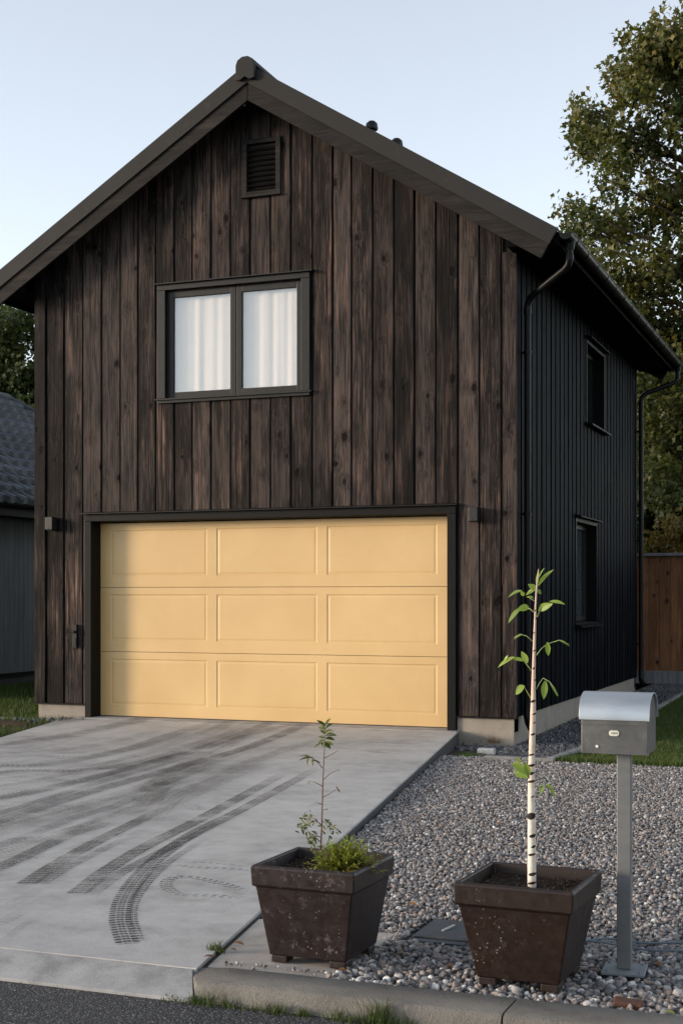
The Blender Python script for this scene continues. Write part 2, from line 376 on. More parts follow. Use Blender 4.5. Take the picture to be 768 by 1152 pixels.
def metal_mat(name, c, rough, amt, scale=(3, 3, 3), metal=1.0):
    t = NT(name); co = t.coord(scale); a = t.noise(co, 2, 8, .68, .4); b = t.noise(co, 14, 5, .7); v = t.noise(co, 90, 2, .6)
    col = t.ramp(a, [(.3, tuple(x*(1-amt) for x in c)), (.7, tuple(min(1, x*(1+amt)) for x in c))])
    col = t.mix(t.maprange(b, .6, .78, 0, .4), col, tuple(x*.6 for x in c))
    col = t.mix(t.maprange(v, .70, .76, 0, .7), col, (.6,.58,.55))
    t.base(col); t.set(t.maprange(b, .3, .7, rough-.1, rough+.12), metal, .5); t.bump(a, .06, .01); return t.m
M['mb_body'] = metal_mat('dull_zinc_sheet', (.14,.136,.134), .42, .3, metal=.7)
M['mb_lid'] = metal_mat('bright_galvanised_sheet', (.42,.46,.50), .42, .10, (1, 5, 5), metal=.7)
M['mb_post'] = metal_mat('galvanised_post', (.17,.175,.18), .5, .15, (2, 2, 8), metal=.5)
M['mb_plate'] = metal_mat('grey_steel_baseplate', (.20,.225,.24), .55, .15, metal=.4)
M['label'] = simple('cream_enamel_label', (.72,.70,.58), .4, 0, 200, .15)
M['white'] = simple('white_screw', (.7,.7,.68), .4)
M['cable'] = simple('grey_blue_cable', (.10,.14,.17), .5)
M['block'] = simple('pale_stone_block', (.36,.37,.36), .85, 0, 30, .2, .5, 90)
M['brick'] = simple('rusty_brick', (.085,.038,.024), .9, 0, 40, .3, .6, 90)
M['orange'] = leaf_mat('orange_leaf', [(0, (.50,.20,.04)), (1, (.58,.24,.05))], .2)
M['lamp'] = simple('grey_brown_lamp_housing', (.014,.013,.0125), .5, .2, 30, .2, .1, 100)
M['bulb'] = simple('white_bulb', (.8,.8,.8), .2)
def glass_mat(name, refl=.16, tintc=(1, 1, 1), ior=1.9, dirt=.06):
    t = NT(name); t.t.nodes.remove(t.b)
    gl = t.n('ShaderNodeBsdfGlossy'); gl.inputs['Roughness'].default_value = .015; gl.inputs[0].default_value = (1, 1, 1, 1)
    tr = t.n('ShaderNodeBsdfTransparent'); tr.inputs[0].default_value = (*tintc, 1)
    f0 = ((ior-1)/(ior+1))**2; ge = t.n('ShaderNodeNewGeometry'); dt = t.n('ShaderNodeVectorMath', operation='DOT_PRODUCT'); t.l(ge.outputs['Normal'], dt.inputs[0]); t.l(ge.outputs['Incoming'], dt.inputs[1])
    fr = t.math('ADD', f0, t.math('MULTIPLY', t.math('POWER', t.math('SUBTRACT', 1, t.math('ABSOLUTE', dt.outputs['Value'])), 5), 1-f0))
    nz = t.noise(t.coord(), 1.3, 2); bp = t.n('ShaderNodeBump'); bp.inputs['Strength'].default_value = .03; bp.inputs['Distance'].default_value = .05; t.l(nz, bp.inputs['Height']); t.l(bp.outputs[0], gl.inputs['Normal'])
    ms = t.n('ShaderNodeMixShader'); t.l(fr, ms.inputs[0]); t.l(tr.outputs[0], ms.inputs[1]); t.l(gl.outputs[0], ms.inputs[2])
    df = t.n('ShaderNodeBsdfDiffuse'); df.inputs[0].default_value = (.5, .5, .5, 1)
    m2 = t.n('ShaderNodeMixShader'); m2.inputs[0].default_value = dirt; t.l(ms.outputs[0], m2.inputs[1]); t.l(df.outputs[0], m2.inputs[2])
    t.l(m2.outputs[0], t.out.inputs[0]); return t.m
M['glass'] = glass_mat('window_glass', ior=2.0, dirt=.03)
M['glass_side'] = glass_mat('side_window_glass', ior=1.6, tintc=(.7, .73, .75), dirt=.01)
def curtain_mat(name, c):
    t = NT(name); col = t.ramp(t.noise(t.coord((1, 1, 1)), 5, 3), [(.3, tuple(x*.95 for x in c)), (.7, c)]); t.base(col); t.set(.85, 0, .1)
    wv = t.noise(t.coord((400, 400, 400)), 1, 1); t.bump(wv, .05, .002)
    tr = t.n('ShaderNodeBsdfTranslucent'); tr.inputs[0].default_value = (*c, 1)
    ms = t.n('ShaderNodeMixShader'); ms.inputs[0].default_value = .04
    t.l(t.b.outputs[0], ms.inputs[1]); t.l(tr.outputs[0], ms.inputs[2]); t.l(ms.outputs[0], t.out.inputs[0]); return t.m
M['curtain'] = curtain_mat('sheer_curtain', (.60,.53,.462))
M['curtain_grey'] = curtain_mat('grey_blind', (.40,.42,.43))
def tile_mat():
    t = NT('slate_blue_roof_tile'); r = t.attr(); a = t.noise(t.coord((1.5, 8, 8)), 3, 5, .65)
    f = t.math('ADD', t.math('MULTIPLY', a, .7), t.math('MULTIPLY', r, .3))
    col = t.ramp(f, [(.3, (.022,.027,.034)), (.55, (.042,.051,.064)), (.75, (.085,.10,.12))]); t.base(col); t.set(.55, 0, .4); t.bump(a, .3, .01); return t.m
M['tile'] = tile_mat()

# ------------------------------------------------------------------ ground
def drive_edge(y): return -2.529-.1812*(y-4.856)
def gz(y):                       # level of the gravel and the soil round the house
    if y < 5: return -.032
    if y < 13: return -.032-.033*(y-5)/8
    if y < 14.5: return -.065-.075*(y-13)/1.5
    return -.14+.08*min(1, (y-14.5)/9)
def sheet(name, poly_fn, xs, ys, mat, zfn, label=None, kind='structure'):
    V = []; Fc = []; nx, ny = len(xs), len(ys)
    for y in ys:
        for x in xs:
            xx, yy = poly_fn(x, y); V.append((xx, yy, zfn(xx, yy)))
    for j in range(ny-1):
        for i in range(nx-1): Fc.append((j*nx+i, j*nx+i+1, (j+1)*nx+i+1, (j+1)*nx+i))
    mb = MB(); mb.add(V, Fc); o = mb.build(name, mat, smooth=True); tag(o, label, kind=kind); return o
ident = lambda x, y: (x, y)
o = sheet('ground', ident, list(np.linspace(-1500, 1500, 13)), list(np.linspace(-1500, 1500, 13)), M['lawnbase'], lambda x, y: -.32); tag(o, 'grassy earth spreading to the horizon')
sheet('road', ident, list(np.linspace(-60, 60, 5)), [-2.5, 1, 4.86], M['asphalt'], lambda x, y: -.075, 'dark asphalt road in front of the kerb')
# driveway slab
YD0, YD1 = 4.985, 14.70
mb = MB()
left = [(-6.62, YD0), (-8.675, 12.39), (-9.187, 14.2), (-9.19, YD1)]
poly = [(drive_edge(YD0), YD0)]+[(drive_edge(YD1), YD1)]+[(-9.19, YD1), (-9.187, 14.2), (-8.675, 12.39), (-6.62, YD0)]
mb.prism(poly, 'z', -.22, 0)
drive = tag(mb.build('driveway', M['conc'], bevel=.003), 'pale grey concrete driveway slab with dark tyre marks', kind='structure')
mb = MB(); mb.box(-9.19, -4.33, YD1+.012, 15.30, -.2, .004)
tag(mb.build('threshold', M['apron'], bevel=.004), 'concrete threshold strip along the garage door', kind='structure')
mb = MB(); P = [(4.78, -.058), (YD0-.006, -.001), (YD0-.006, -.2), (4.78, -.2)]
mb.hexa([(-14, 4.78, -.2), (-2.461, 4.78, -.2), (-2.566, YD0-.006, -.2), (-14, YD0-.006, -.2), (-14, 4.78, -.060), (-2.461, 4.78, -.062), (-2.566, YD0-.006, -.001), (-14, YD0-.006, -.001)]); tag(mb.build('apron_strip', M['apron'], bevel=.004), 'sunken concrete strip between the driveway and the asphalt', kind='structure')
# kerb with a bevelled end
def kerb_stones():
    cuts = [-2.60, -1.245, -.02, 1.2, 2.45, 3.7, 5.0]; mb = MB()
    for i in range(len(cuts)-1):
        a, b = cuts[i]+(.004 if i else 0), cuts[i+1]-.004
        n = 14; prof = lambda x, k: None
        rows = []
        for q in range(n+1):
            x = a+(b-a)*q/n
            e = (random.random()-.5)*.005; d = (random.random()-.5)*.005
            drop = 0.022*max(0, 1-(x+2.60)/.16)**1.3 if i == 0 else 0
            yb = 4.80+d; yt = 4.835+d
            sk = lambda yy, x=x: (x+.13*(5.05-yy)/.25*max(0, 1-(x+2.60)/.5) if i == 0 else x)
            rows.append([(sk(yb), yb, -.2), (sk(yb), yb+.004, -.014+e-drop), (sk(yb), yb+.012, .000+e-drop), (sk(yb), yb+.030, .007-drop), (x, 5.030, .005-drop), (x, 5.045, -.008-drop), (x, 5.05, -.2)])
        vs = [p for r_ in rows for p in r_]; m = 7; fs = []
        for q in range(n):
            for k in range(m-1): fs.append((q*m+k, q*m+k+1, (q+1)*m+k+1, (q+1)*m+k))
        fs += [tuple(range(m-1, -1, -1)), tuple(range(n*m, n*m+m))]
        mb.add(vs, fs)
    return mb
o = kerb_stones().build('kerb', M['kerb'], autosm=50); tag(o, 'rounded concrete kerb between the gravel and the road', kind='structure')
# concrete pad below the left planter
mb = MB(); mb.prism([(drive_edge(5.065)+.022, 5.065), (-1.97, 5.065), (-2.02, 5.5), (-2.0, 5.86), (drive_edge(5.9)+.022, 5.90)], 'z', -.15, -.010)
tag(mb.build('pad', M['pad'], bevel=.006), 'small concrete pad beside the driveway under the left planter', kind='structure')
# edging strip along the driveway
mb = MB()
jm = MB(); jm.prism([(drive_edge(4.97)-.03, 4.975), (drive_edge(5.0)+.06, 5.05), (drive_edge(5.9)+.03, 5.9), (drive_edge(5.9)-.01, 5.9)], 'z', -.2, -.014); tag(jm.build('joint_dirt', M['dirt']), 'dirt filled joint between the driveway and the pad', kind='structure')
for a, b in ((5.91, 8.2), (8.21, 11.4), (11.41, 14.75)):
    mb.hexa([(drive_edge(a)+.004, a, -.2), (drive_edge(a)+.016, a, -.2), (drive_edge(b)+.016, b, -.2), (drive_edge(b)+.004, b, -.2),
             (drive_edge(a)+.004, a, -.012), (drive_edge(a)+.016, a, -.013), (drive_edge(b)+.016, b, -.013), (drive_edge(b)+.004, b, -.012)])
tag(mb.build('driveway_edging', M['curb_steel'], bevel=.003), 'dark edging strip along the right side of the driveway', kind='structure')
# beds
gx = list(np.linspace(0, 1, 6)); gy = [5.03, 6, 7, 8, 9, 10, 11, 12, 13.05]
sheet('gravel_bed', lambda u, y: (drive_edge(y)+.03+u*(4.5-drive_edge(y)), y), gx, gy, M['bed'], lambda x, y: gz(y)-.012, 'fine grit under the grey gravel')
sheet('side_bed', ident, [-3.80, -3.3, -2.86], list(np.linspace(13.05, 25.1, 9)), M['dirt'], lambda x, y: gz(y)-.03, 'dark earth strip along the side of the house')
sheet('corner_bed', lambda u, y: (drive_edge(y)+.03+u*(-3.4-drive_edge(y)), y), gx, [13.05, 13.8, 14.90], M['dirt'], lambda x, y: gz(y)-.02, 'dark earth at the corner of the foundation')
def lawnz(x, y): return gz(y)+.02*noise.noise(Vector((x*.8, y*.8, 0)))
sheet('lawn', ident, list(np.linspace(-2.86, 12, 30)), list(np.linspace(13.0, 25.4, 26)), M['lawnbase'], lawnz, 'green lawn on the right of the house')
sheet('back_lawn', ident, list(np.linspace(-60, 60, 30)), list(np.linspace(25.4, 90, 12)), M['lawnbase'], lambda x, y: -.06, 'rough grass behind the fence')
def ledge(y): return (-9.25 if y > 14.2 else (-9.187+(14.2-y)*.283))-.02
sheet('left_lawn', lambda u, y: (ledge(min(y, 14.6))*(1-u)+u*(-24) if y < 14.86 else (-9.80*(1-u)+u*(-24)), y), list(np.linspace(0, 1, 14)), [4.99, 8, 10, 12, 13, 13.6, 14.2, 14.6, 14.85, 14.87, 16, 18, 21, 25.4], M['lawnbase'], lambda x, y: -.05, 'green lawn between the driveway and the neighbouring house')
# concrete edging by the lawn
mb = MB(); 
ys = [13.0, 15, 17, 19, 21, 23, 25.0]
for a, b in zip(ys[:-1], ys[1:]):
    b -= .01; za, zb = gz(a)+.035, gz(b)+.035
    mb.hexa([(-2.92, a, -.4), (-2.85, a, -.4), (-2.85, b, -.4), (-2.92, b, -.4), (-2.92, a, za), (-2.85, a, za), (-2.85, b, zb), (-2.92, b, zb)])
for a, b in ((-3.52, -3.16), (-3.15, -2.84)):
    mb.box(a, b, 12.90, 12.98, -.4, gz(12.9)+.030)
tag(mb.build('path_edging', M['edging'], bevel=.008), 'concrete edging between the dark chippings and the lawn', kind='structure')

# loose stone fields -------------------------------------------------
def ico(sub):
    bm = bmesh.new(); bmesh.ops.create_icosphere(bm, subdivisions=sub, radius=1)
    v = np.array([x.co[:] for x in bm.verts]); f = np.array([[q.index for q in x.verts] for x in bm.faces]); bm.free(); return v, f
ICO1, ICO2 = ico(1), ico(2)
def stones(pos, size, tpl, nvar=24, squash=(.5, .85), white=0):
    """pos (n,3), size (n,) -> V,F,rnd"""
    bv, bf = tpl; n = len(pos); nv = len(bv)
    var = []
    for k in range(nvar):
        q = bv.copy(); d = rng.normal(size=(9, 3)); d /= np.linalg.norm(d, axis=1)[:, None]
        for e in d:                                   # chop flat faces off: angular stones
            h = rng.uniform(.38, .78); p = q@e; q -= np.clip(p-h, 0, None)[:, None]*e
        q *= 1+rng.uniform(-.06, .06, (nv, 1)); q *= rng.uniform([.75, .6, squash[0]], [1.15, .95, squash[1]]); var.append(q)
    var = np.array(var); out = var[rng.integers(0, nvar, n)]
    az = rng.uniform(0, 2*np.pi, n); ti = rng.normal(0, .38, n); tj = rng.normal(0, .38, n)
    ca, sa = np.cos(az), np.sin(az); ct, st = np.cos(ti), np.sin(ti); cu, su = np.cos(tj), np.sin(tj)
    Z0 = np.zeros(n); O = np.ones(n)
    Rx = np.stack([O, Z0, Z0, Z0, ct, -st, Z0, st, ct], 1).reshape(n, 3, 3)
    Ry = np.stack([cu, Z0, su, Z0, O, Z0, -su, Z0, cu], 1).reshape(n, 3, 3)
    Rz = np.stack([ca, -sa, Z0, sa, ca, Z0, Z0, Z0, O], 1).reshape(n, 3, 3)
    Rm = Rx@Ry@Rz
    out = np.einsum('nij,nvj->nvi', Rm, out)*size[:, None, None]+pos[:, None, :]
    r = rng.beta(1.3, 1.45, n); r = np.repeat(r, nv)
    Fc = (bf[None]+(np.arange(n)*nv)[:, None, None]).reshape(-1, 3)
    return out.reshape(-1, 3), Fc, r
def scatter(inside, x0, x1, y0, y1, pitch, jit=.45):
    xs = np.arange(x0, x1, pitch); ys = np.arange(y0, y1, pitch*.9)
    X, Y = np.meshgrid(xs, ys); X = X.ravel()+rng.uniform(-jit, jit, X.size)*pitch; Y = Y.ravel()+rng.uniform(-jit, jit, Y.size)*pitch
    k = inside(X, Y); return X[k], Y[k]
def in_rect(X, Y, a): return (X > a[0]) & (X < a[1]) & (Y > a[2]) & (Y < a[3])
PADPOLY = (-2.62, -2.0, 5.0, 5.88)
def gravel_in(X, Y):
    k = X > -2.529-.1812*(Y-4.856)+.030
    k &= X < -.1276*Y+.9
    k &= ~((X < -2.02+.02*np.sin(Y*40)) & (Y > 5.0) & (Y < 5.86+.03*np.sin(X*31)))
    k &= ~in_rect(X, Y, (-1.965, -1.635, 5.78, 6.255)); k &= ~in_rect(X, Y, (-1.045, -.85, 5.525, 5.715))
    k &= ~((Y > 12.86) & (X > -3.5)); return k
allV = []; allF = []; allR = []; off = 0
def push(V, Fc, r):
    global off
    allV.append(V); allF.append(Fc+off); allR.append(r); off += len(V)
gzv = np.vectorize(gz)
for (y0, y1, pitch, s0, s1, tpl, layers) in ((5.08, 6.1, .027, .012, .029, ICO2, 2), (6.1, 8.0, .025, .0115, .026, ICO1, 2), (8.0, 13.0, .027, .011, .024, ICO1, 1)):
    for L in range(layers):
        X, Y = scatter(gravel_in, -4.6, 1.2, y0, y1, pitch*(1 if L == 0 else 1.25))
        sz = s0+(s1-s0)*rng.beta(1.6, 2.6, len(X)); Z = gzv(Y)+rng.uniform(-.004, .006, len(X))+L*.012+.004
        V, Fc, r = stones(np.stack([X, Y, Z], 1), sz, tpl); push(V, Fc, r)
X, Y = scatter(lambda X, Y: (X > -.1276*Y+.86) & (X < -.1276*Y+3.2) & (X > -2.8), -1.2, 3.2, 5.08, 13.0, .03)
V, Fc, r = stones(np.stack([X, Y, gzv(Y)+.004], 1), rng.uniform(.012, .024, len(X)), ICO1); push(V, Fc, r)
# a few larger ones in front, against the kerb
X, Y = scatter(lambda X, Y: (X > -2.02) & (X < .6), -2.0, .6, 5.045, 5.42, .045); sz = rng.uniform(.013, .028, len(X))
V, Fc, r = stones(np.stack([X, Y, gzv(Y)+.016+rng.uniform(0, .012, len(X))], 1), sz, ICO2); push(V, Fc, np.clip(r*1.15, 0, 1))
# stray ones on the pad and by the kerb
X = rng.uniform(-2.5, -2.0, 26); Y = rng.uniform(5.08, 5.14, 26); V, Fc, r = stones(np.stack([X, Y, np.full(26, -.002)], 1), rng.uniform(.007, .014, 26), ICO2); push(V, Fc, r)
o = npmesh('gravel', np.concatenate(allV), np.concatenate(allF), M['stone'], rnd=np.concatenate(allR))
tag(o, 'loose grey and pinkish gravel filling the bed beside the driveway', kind='stuff')
X, Y = scatter(lambda X, Y: X < 9, -3.68, -2.93, 13.0, 25.0, .04); Z = gzv(Y)-.01
V, Fc, r = stones(np.stack([X, Y, Z+rng.uniform(-.004, .012, len(X))], 1), rng.uniform(.018, .032, len(X)), ICO1)
tag(npmesh('dark_chippings', V, Fc, M['dstone'], rnd=r), 'dark stone chippings between the house and the lawn', kind='stuff')
# rubble at both front corners
def cl(cx, cy, rx, ry, n, s0, s1, z): 
    X = rng.normal(cx, rx, n); Y = rng.normal(cy, ry, n); return stones(np.stack([X, Y, np.full(n, z)+rng.uniform(0, .02, n)], 1), rng.uniform(s0, s1, n), ICO2)
V, Fc, r = cl(-9.45, 14.55, .22, .12, 70, .02, .06, -.04); tag(npmesh('rubble', V, Fc, M['dstone'], rnd=r), 'grey rubble at the left corner of the foundation', kind='stuff')
V, Fc, r = cl(-3.98, 14.35, .28, .16, 190, .015, .045, -.14); tag(npmesh('rubble', V, Fc, M['dstone'], rnd=r), 'grey rubble at the right corner of the foundation', kind='stuff')

# grass --------------------------------------------------------------
def blades(X, Y, Z, h0, h1, wd=.004, lean=.5):
    n = len(X); h = rng.uniform(h0, h1, n); a = rng.uniform(0, 2*np.pi, n); b = rng.uniform(0, 2*np.pi, n); l = rng.uniform(0, lean, n)*h
    dx, dy = np.cos(a)*wd/2, np.sin(a)*wd/2; lx, ly = np.cos(b)*l, np.sin(b)*l
    V = np.stack([np.stack([X-dx, Y-dy, Z], 1), np.stack([X+dx, Y+dy, Z], 1), np.stack([X+dx*.7+lx*.4, Y+dy*.7+ly*.4, Z+h*.6], 1), np.stack([X-dx*.7+lx*.4, Y-dy*.7+ly*.4, Z+h*.6], 1), np.stack([X+lx, Y+ly, Z+h*.97], 1)], 1).reshape(-1, 3)
    i = np.arange(n)*5; T = np.concatenate([np.stack([i, i+1, i+2], 1), np.stack([i, i+2, i+3], 1), np.stack([i+3, i+2, i+4], 1)]); return V, T, np.repeat(rng.beta(2, 2, n), 5)
n = 90000; X = rng.uniform(-2.88, .4, n); Y = 13.0+12*rng.random(n)**1.4; Z = gzv(Y)-.01
V, T, r = blades(X, Y, Z, .02, .06, .007); tag(npmesh('grass', V, T, M['grass'], rnd=r), 'short grass on the lawn right of the house', kind='stuff')
n = 60000; Y = rng.uniform(11.8, 23, n); X = rng.uniform(-14, -9.0, n); k = np.where(Y < 14.86, X < -9.25-.283*np.clip(14.2-Y, 0, 9)*-1, X < -9.88); k &= X > -.72*Y-1.5
X, Y = X[k], Y[k]; V, T, r = blades(X, Y, np.full(len(X), -.055), .03, .09, .008)
tag(npmesh('grass', V, T, M['grass'], rnd=r), 'short grass between the driveway and the neighbouring house', kind='stuff')
# fringe of grass where lawn meets gravel
n = 2600; X = rng.uniform(-2.8, .4, n); Y = 13.0+rng.normal(0, .10, n); V, T, r = blades(X, Y, gzv(Y)-.005, .02, .07, .006)
tag(npmesh('grass', V, T, M['grass'], rnd=r), 'ragged grass edge creeping into the gravel', kind='stuff')

# ------------------------------------------------------------------ tyre marks on the driveway (a part of the slab)
def tyre_mat():
    t = NT('tyre_marks'); uv = t.n('ShaderNodeUVMap'); uv.uv_map = 'UVMap'; sx = t.n('ShaderNodeSeparateXYZ'); t.l(uv.outputs[0], sx.inputs[0])
    u, v = sx.outputs[0], sx.outputs[1]     # u 0..1 across, v metres along
    au = t.math('ABSOLUTE', t.math('SUBTRACT', u, .5))
    sl_ = t.math('ADD', v, t.math('MULTIPLY', au, .03))
    lug = t.math('SINE', t.math('MULTIPLY', sl_, 2*math.pi/.046)); lug = t.maprange(lug, -.25, .15)
    grooves = t.math('MULTIPLY', t.maprange(t.math('ABSOLUTE', t.math('SUBTRACT', au, .17)), .015, .035), t.maprange(au, .005, .02))
    edge = t.maprange(au, .40, .49, 1, 0)
    st = t.attr('strength')
    co = t.coord(); n1 = t.noise(co, 2.2, 6, .65); n2 = t.noise(co, 70, 3, .7); n3 = t.noise(co, 7, 5, .7)
    tread = t.math('MULTIPLY', lug, grooves)
    sharp = t.attr('sharp')
    body = t.math('ADD', t.math('MULTIPLY', tread, sharp), t.math('MULTIPLY', t.math('SUBTRACT', 1, sharp), .65))
    a = t.math('MULTIPLY', t.math('MULTIPLY', body, edge), t.math('MULTIPLY', st, t.math('MULTIPLY', t.maprange(n1, .34, .52, .25, 1.15), t.maprange(n2, .36, .56, .35, 1.1))))
    a = t.math('MULTIPLY', a, t.maprange(n3, .3, .55, .45, 1), True)
    t.base(t.mix(n3, (.030,.028,.027), (.065,.060,.056))); t.set(.85, 0, .25)
    t.l(a, t.b.inputs['Alpha']); return t.m
M['tyre'] = tyre_mat()
def catmull(pts, step=.03):
    out = []; P = [Vector((*p, 0)) for p in pts]; P = [P[0]*2-P[1]]+P+[P[-1]*2-P[-2]]
    for i in range(1, len(P)-2):
        a, b, c, d = P[i-1:i+3]; n = max(2, int((c-b).length/step))
        for k in range(n):
            t = k/n; out.append(.5*((2*b)+(c-a)*t+(2*a-5*b+4*c-d)*t*t+(3*b-a-3*c+d)*t**3))
    out.append(P[-2]); return out
tv = []; tf = []; tuv = []; tst = []; tsh = []
def track(pix, width, strength, sharp, fade=(.15, .4), k=[0]):
    """pix: centre line read off the photograph at half-pixel scale (2x, y+832)"""
    pts = catmull([G(x/2, 832+y/2) for x, y in pix]); z = .0012+k[0]*.0006; k[0] += 1
    L = [0]
    for a, b in zip(pts[:-1], pts[1:]): L.append(L[-1]+(b-a).length)
    tot = L[-1]
    for i, p in enumerate(pts):
        t = (pts[min(i+1, len(pts)-1)]-pts[max(i-1, 0)]).normalized(); nrm = Vector((-t.y, t.x, 0)); o = len(tv)
        for s_ in (-1, 1):
            q = p+nrm*(s_*width/2); tv.append((q.x, q.y, z)); tuv.append(((s_+1)/2, L[i]))
            f = min(1, L[i]/max(fade[0], 1e-3), (tot-L[i])/max(fade[1], 1e-3)); tst.append(strength*(.78 if sharp < .65 else 1)*max(0, f)); tsh.append(sharp)
        if i: tf.append((o-2, o-1, o+1, o))
T = track
T([(288,462),(270,400),(290,340),(350,272),(430,215),(530,165),(650,100),(720,60)], .115, 1.0, .9, (.02, 1.5))
T([(312,455),(296,395),(318,340),(378,278),(460,225)], .06, .8, .9, (.02, .6))
T([(170,350),(240,295),(330,240),(440,185),(560,120),(650,70)], .12, .95, .75, (.05, 1.5))
T([(205,350),(275,300),(370,250),(470,200),(560,160)], .09, .75, .75, (.05, 1.2))
T([(55,328),(130,280),(210,235),(300,190),(380,150)], .12, .9, .8, (.03, .8))
T([(90,328),(160,285),(250,240),(330,205)], .08, .7, .8, (.03, .8))
T([(-60,315),(60,262),(160,215),(270,185)], .13, .85, .7, (.03, .5))
T([(-60,255),(60,220),(160,180),(260,150),(360,105),(470,60)], .12, .7, .6, (.03, 1))
T([(-80,212),(60,165),(200,120),(360,75),(520,30),(620,-5),(720,-50)], .17, .95, .6, (.03, 2))
T([(-80,190),(60,150),(200,105),(340,65),(480,20)], .12, .8, .6, (.03, 1))
T([(-80,148),(80,118),(220,85),(370,45),(500,5),(640,-50)], .18, .9, .55, (.03, 2))
T([(-80,88),(40,72),(150,72),(280,60),(400,30),(520,-15)], .2, .8, .55, (.03, 2))
T([(-80,62),(60,60),(170,48),(290,22),(420,-20),(520,-50)], .22, .7, .5, (.03, 2))
T([(-80,20),(100,0),(260,-30),(400,-70)], .3, .6, .2, (.1, 2))
T([(-40,-15),(120,-35),(260,-65),(380,-90)], .28, .5, .2, (.1, 2))
T([(700,-40),(560,-10),(430,50),(340,100),(240,140)], .16, .5, .4, (1, .6))
T([(760,-10),(640,25),(520,75),(420,130)], .18, .45, .3, (1.5, .6))
T([(270,130),(340,110),(420,85),(500,60)], .13, .6, .9, (.2, .5))
T([(350,150),(365,120),(400,100),(440,95)], .10, .5, .9, (.2, .2))
T([(-40,415),(40,370),(110,335)], .09, .45, .6, (.1, .5))
T([(-60,445),(20,410),(90,370),(160,350)], .09, .35, .6, (.1, .5))
T([(0,470),(60,420),(130,380)], .05, .3, .4, (.1, .5))
rt = random.Random(21)
for k in range(17):
    a = k/16*1.0; j1, j2, j3 = (rt.uniform(-9, 9) for _ in range(3)); q0 = -80 if k % 4 else rt.uniform(-20, 90)
    yl, ym, yn = 55+265*a, 16+172*a, -62+112*a; u0 = (q0+80)/380
    T([(q0, yl+(ym-yl)*u0+j1), (q0+(300-q0)*.5, (yl+ym)/2+6+(j1+j2)/2), (300, ym+j2), (450, (ym+yn)/2+5+(j2+j3)/2), (600+rt.uniform(-60, 60), yn+j3)], rt.uniform(.06, .14), rt.uniform(.22, .5), rt.uniform(.75, .95), (rt.uniform(.03, .5), rt.uniform(.6, 2)))
T([(300,175),(335,140),(372,112),(410,96)], .16, .5, .95, (.2, .3))
T([(345,195),(385,150),(430,118),(470,100)], .13, .45, .95, (.2, .3))
T([(-80,235),(60,190),(190,158),(300,128),(420,90)], .10, .7, .8, (.05, .8))
T([(-80,120),(60,104),(200,70),(330,35),(460,-8)], .14, .75, .55, (.05, 1.5))
T([(-80,42),(60,35),(160,28),(280,5),(380,-25)], .18, .6, .25, (.05, 1.5))
T([(310,150),(350,105),(430,70),(540,30),(660,0)], .16, .6, .8, (.1, 1.2))
T([(560,372),(480,365),(410,362),(378,348),(375,332),(400,322),(440,324),(500,338),(560,356)], .075, .85, .9, (.15, .15))
T([(385,293),(440,300),(520,303),(575,310)], .05, .6, .9, (.1, .1))
T([(400,287),(470,290),(560,298)], .03, .5, .9, (.1, .1))
me = bpy.data.meshes.new('tyre_marks'); me.from_pydata(tv, [], tf); ul = me.uv_layers.new(name='UVMap')
for lp in me.loops: ul.data[lp.index].uv = tuv[lp.vertex_index]
for nm, arr in (('strength', tst), ('sharp', tsh)):
    a = me.attributes.new(nm, 'FLOAT', 'POINT'); a.data.foreach_set('value', arr)
me.materials.append(M['tyre']); o = bpy.data.objects.new('tyre_marks', me); COL.objects.link(o); o.parent = drive
o['label'] = 'dark curving tyre marks with tread pattern'

# ------------------------------------------------------------------ the house
WX0, WX1, WY, WYB = -9.8545, -3.694, 14.8588, 23.10
CX = (WX0+WX1)/2; TP = .62; FRY = 14.495; ZTOP = 7.655
ZU = 7.50                                   # underside of the roof at the ridge
EX = 3.63                                   # half width of the roof at the eave
house = thing('house', 'two-storey dark timber house with a gable roof and a yellow garage door', 'house', (CX, (WY+WYB)/2, 0))
HL = house.location.copy()
def hb(mb, name, mat, parent=None, **k):
    o = mb.build(name, mat, **k)
    o.parent = parent or house
    # vertices are in world metres; the empty stands at the house's base
    base = HL
    p = parent
    o.location = (-base.x, -base.y, -base.z) if parent is None else (0, 0, 0)
    return o
def zroof(x, z0=ZU): return z0-TP*abs(x-CX)
D0, D1, DT = -9.0532, -4.470, 2.4204
WN = (-8.126, -6.131, 3.838, 5.273)
holes = [(D0-.02, D1+.02, -1, DT+.02), (WN[0]+.05, WN[1]-.05, WN[2]+.05, WN[3]-.05), (-6.97, -6.53, 6.26, 6.87)]
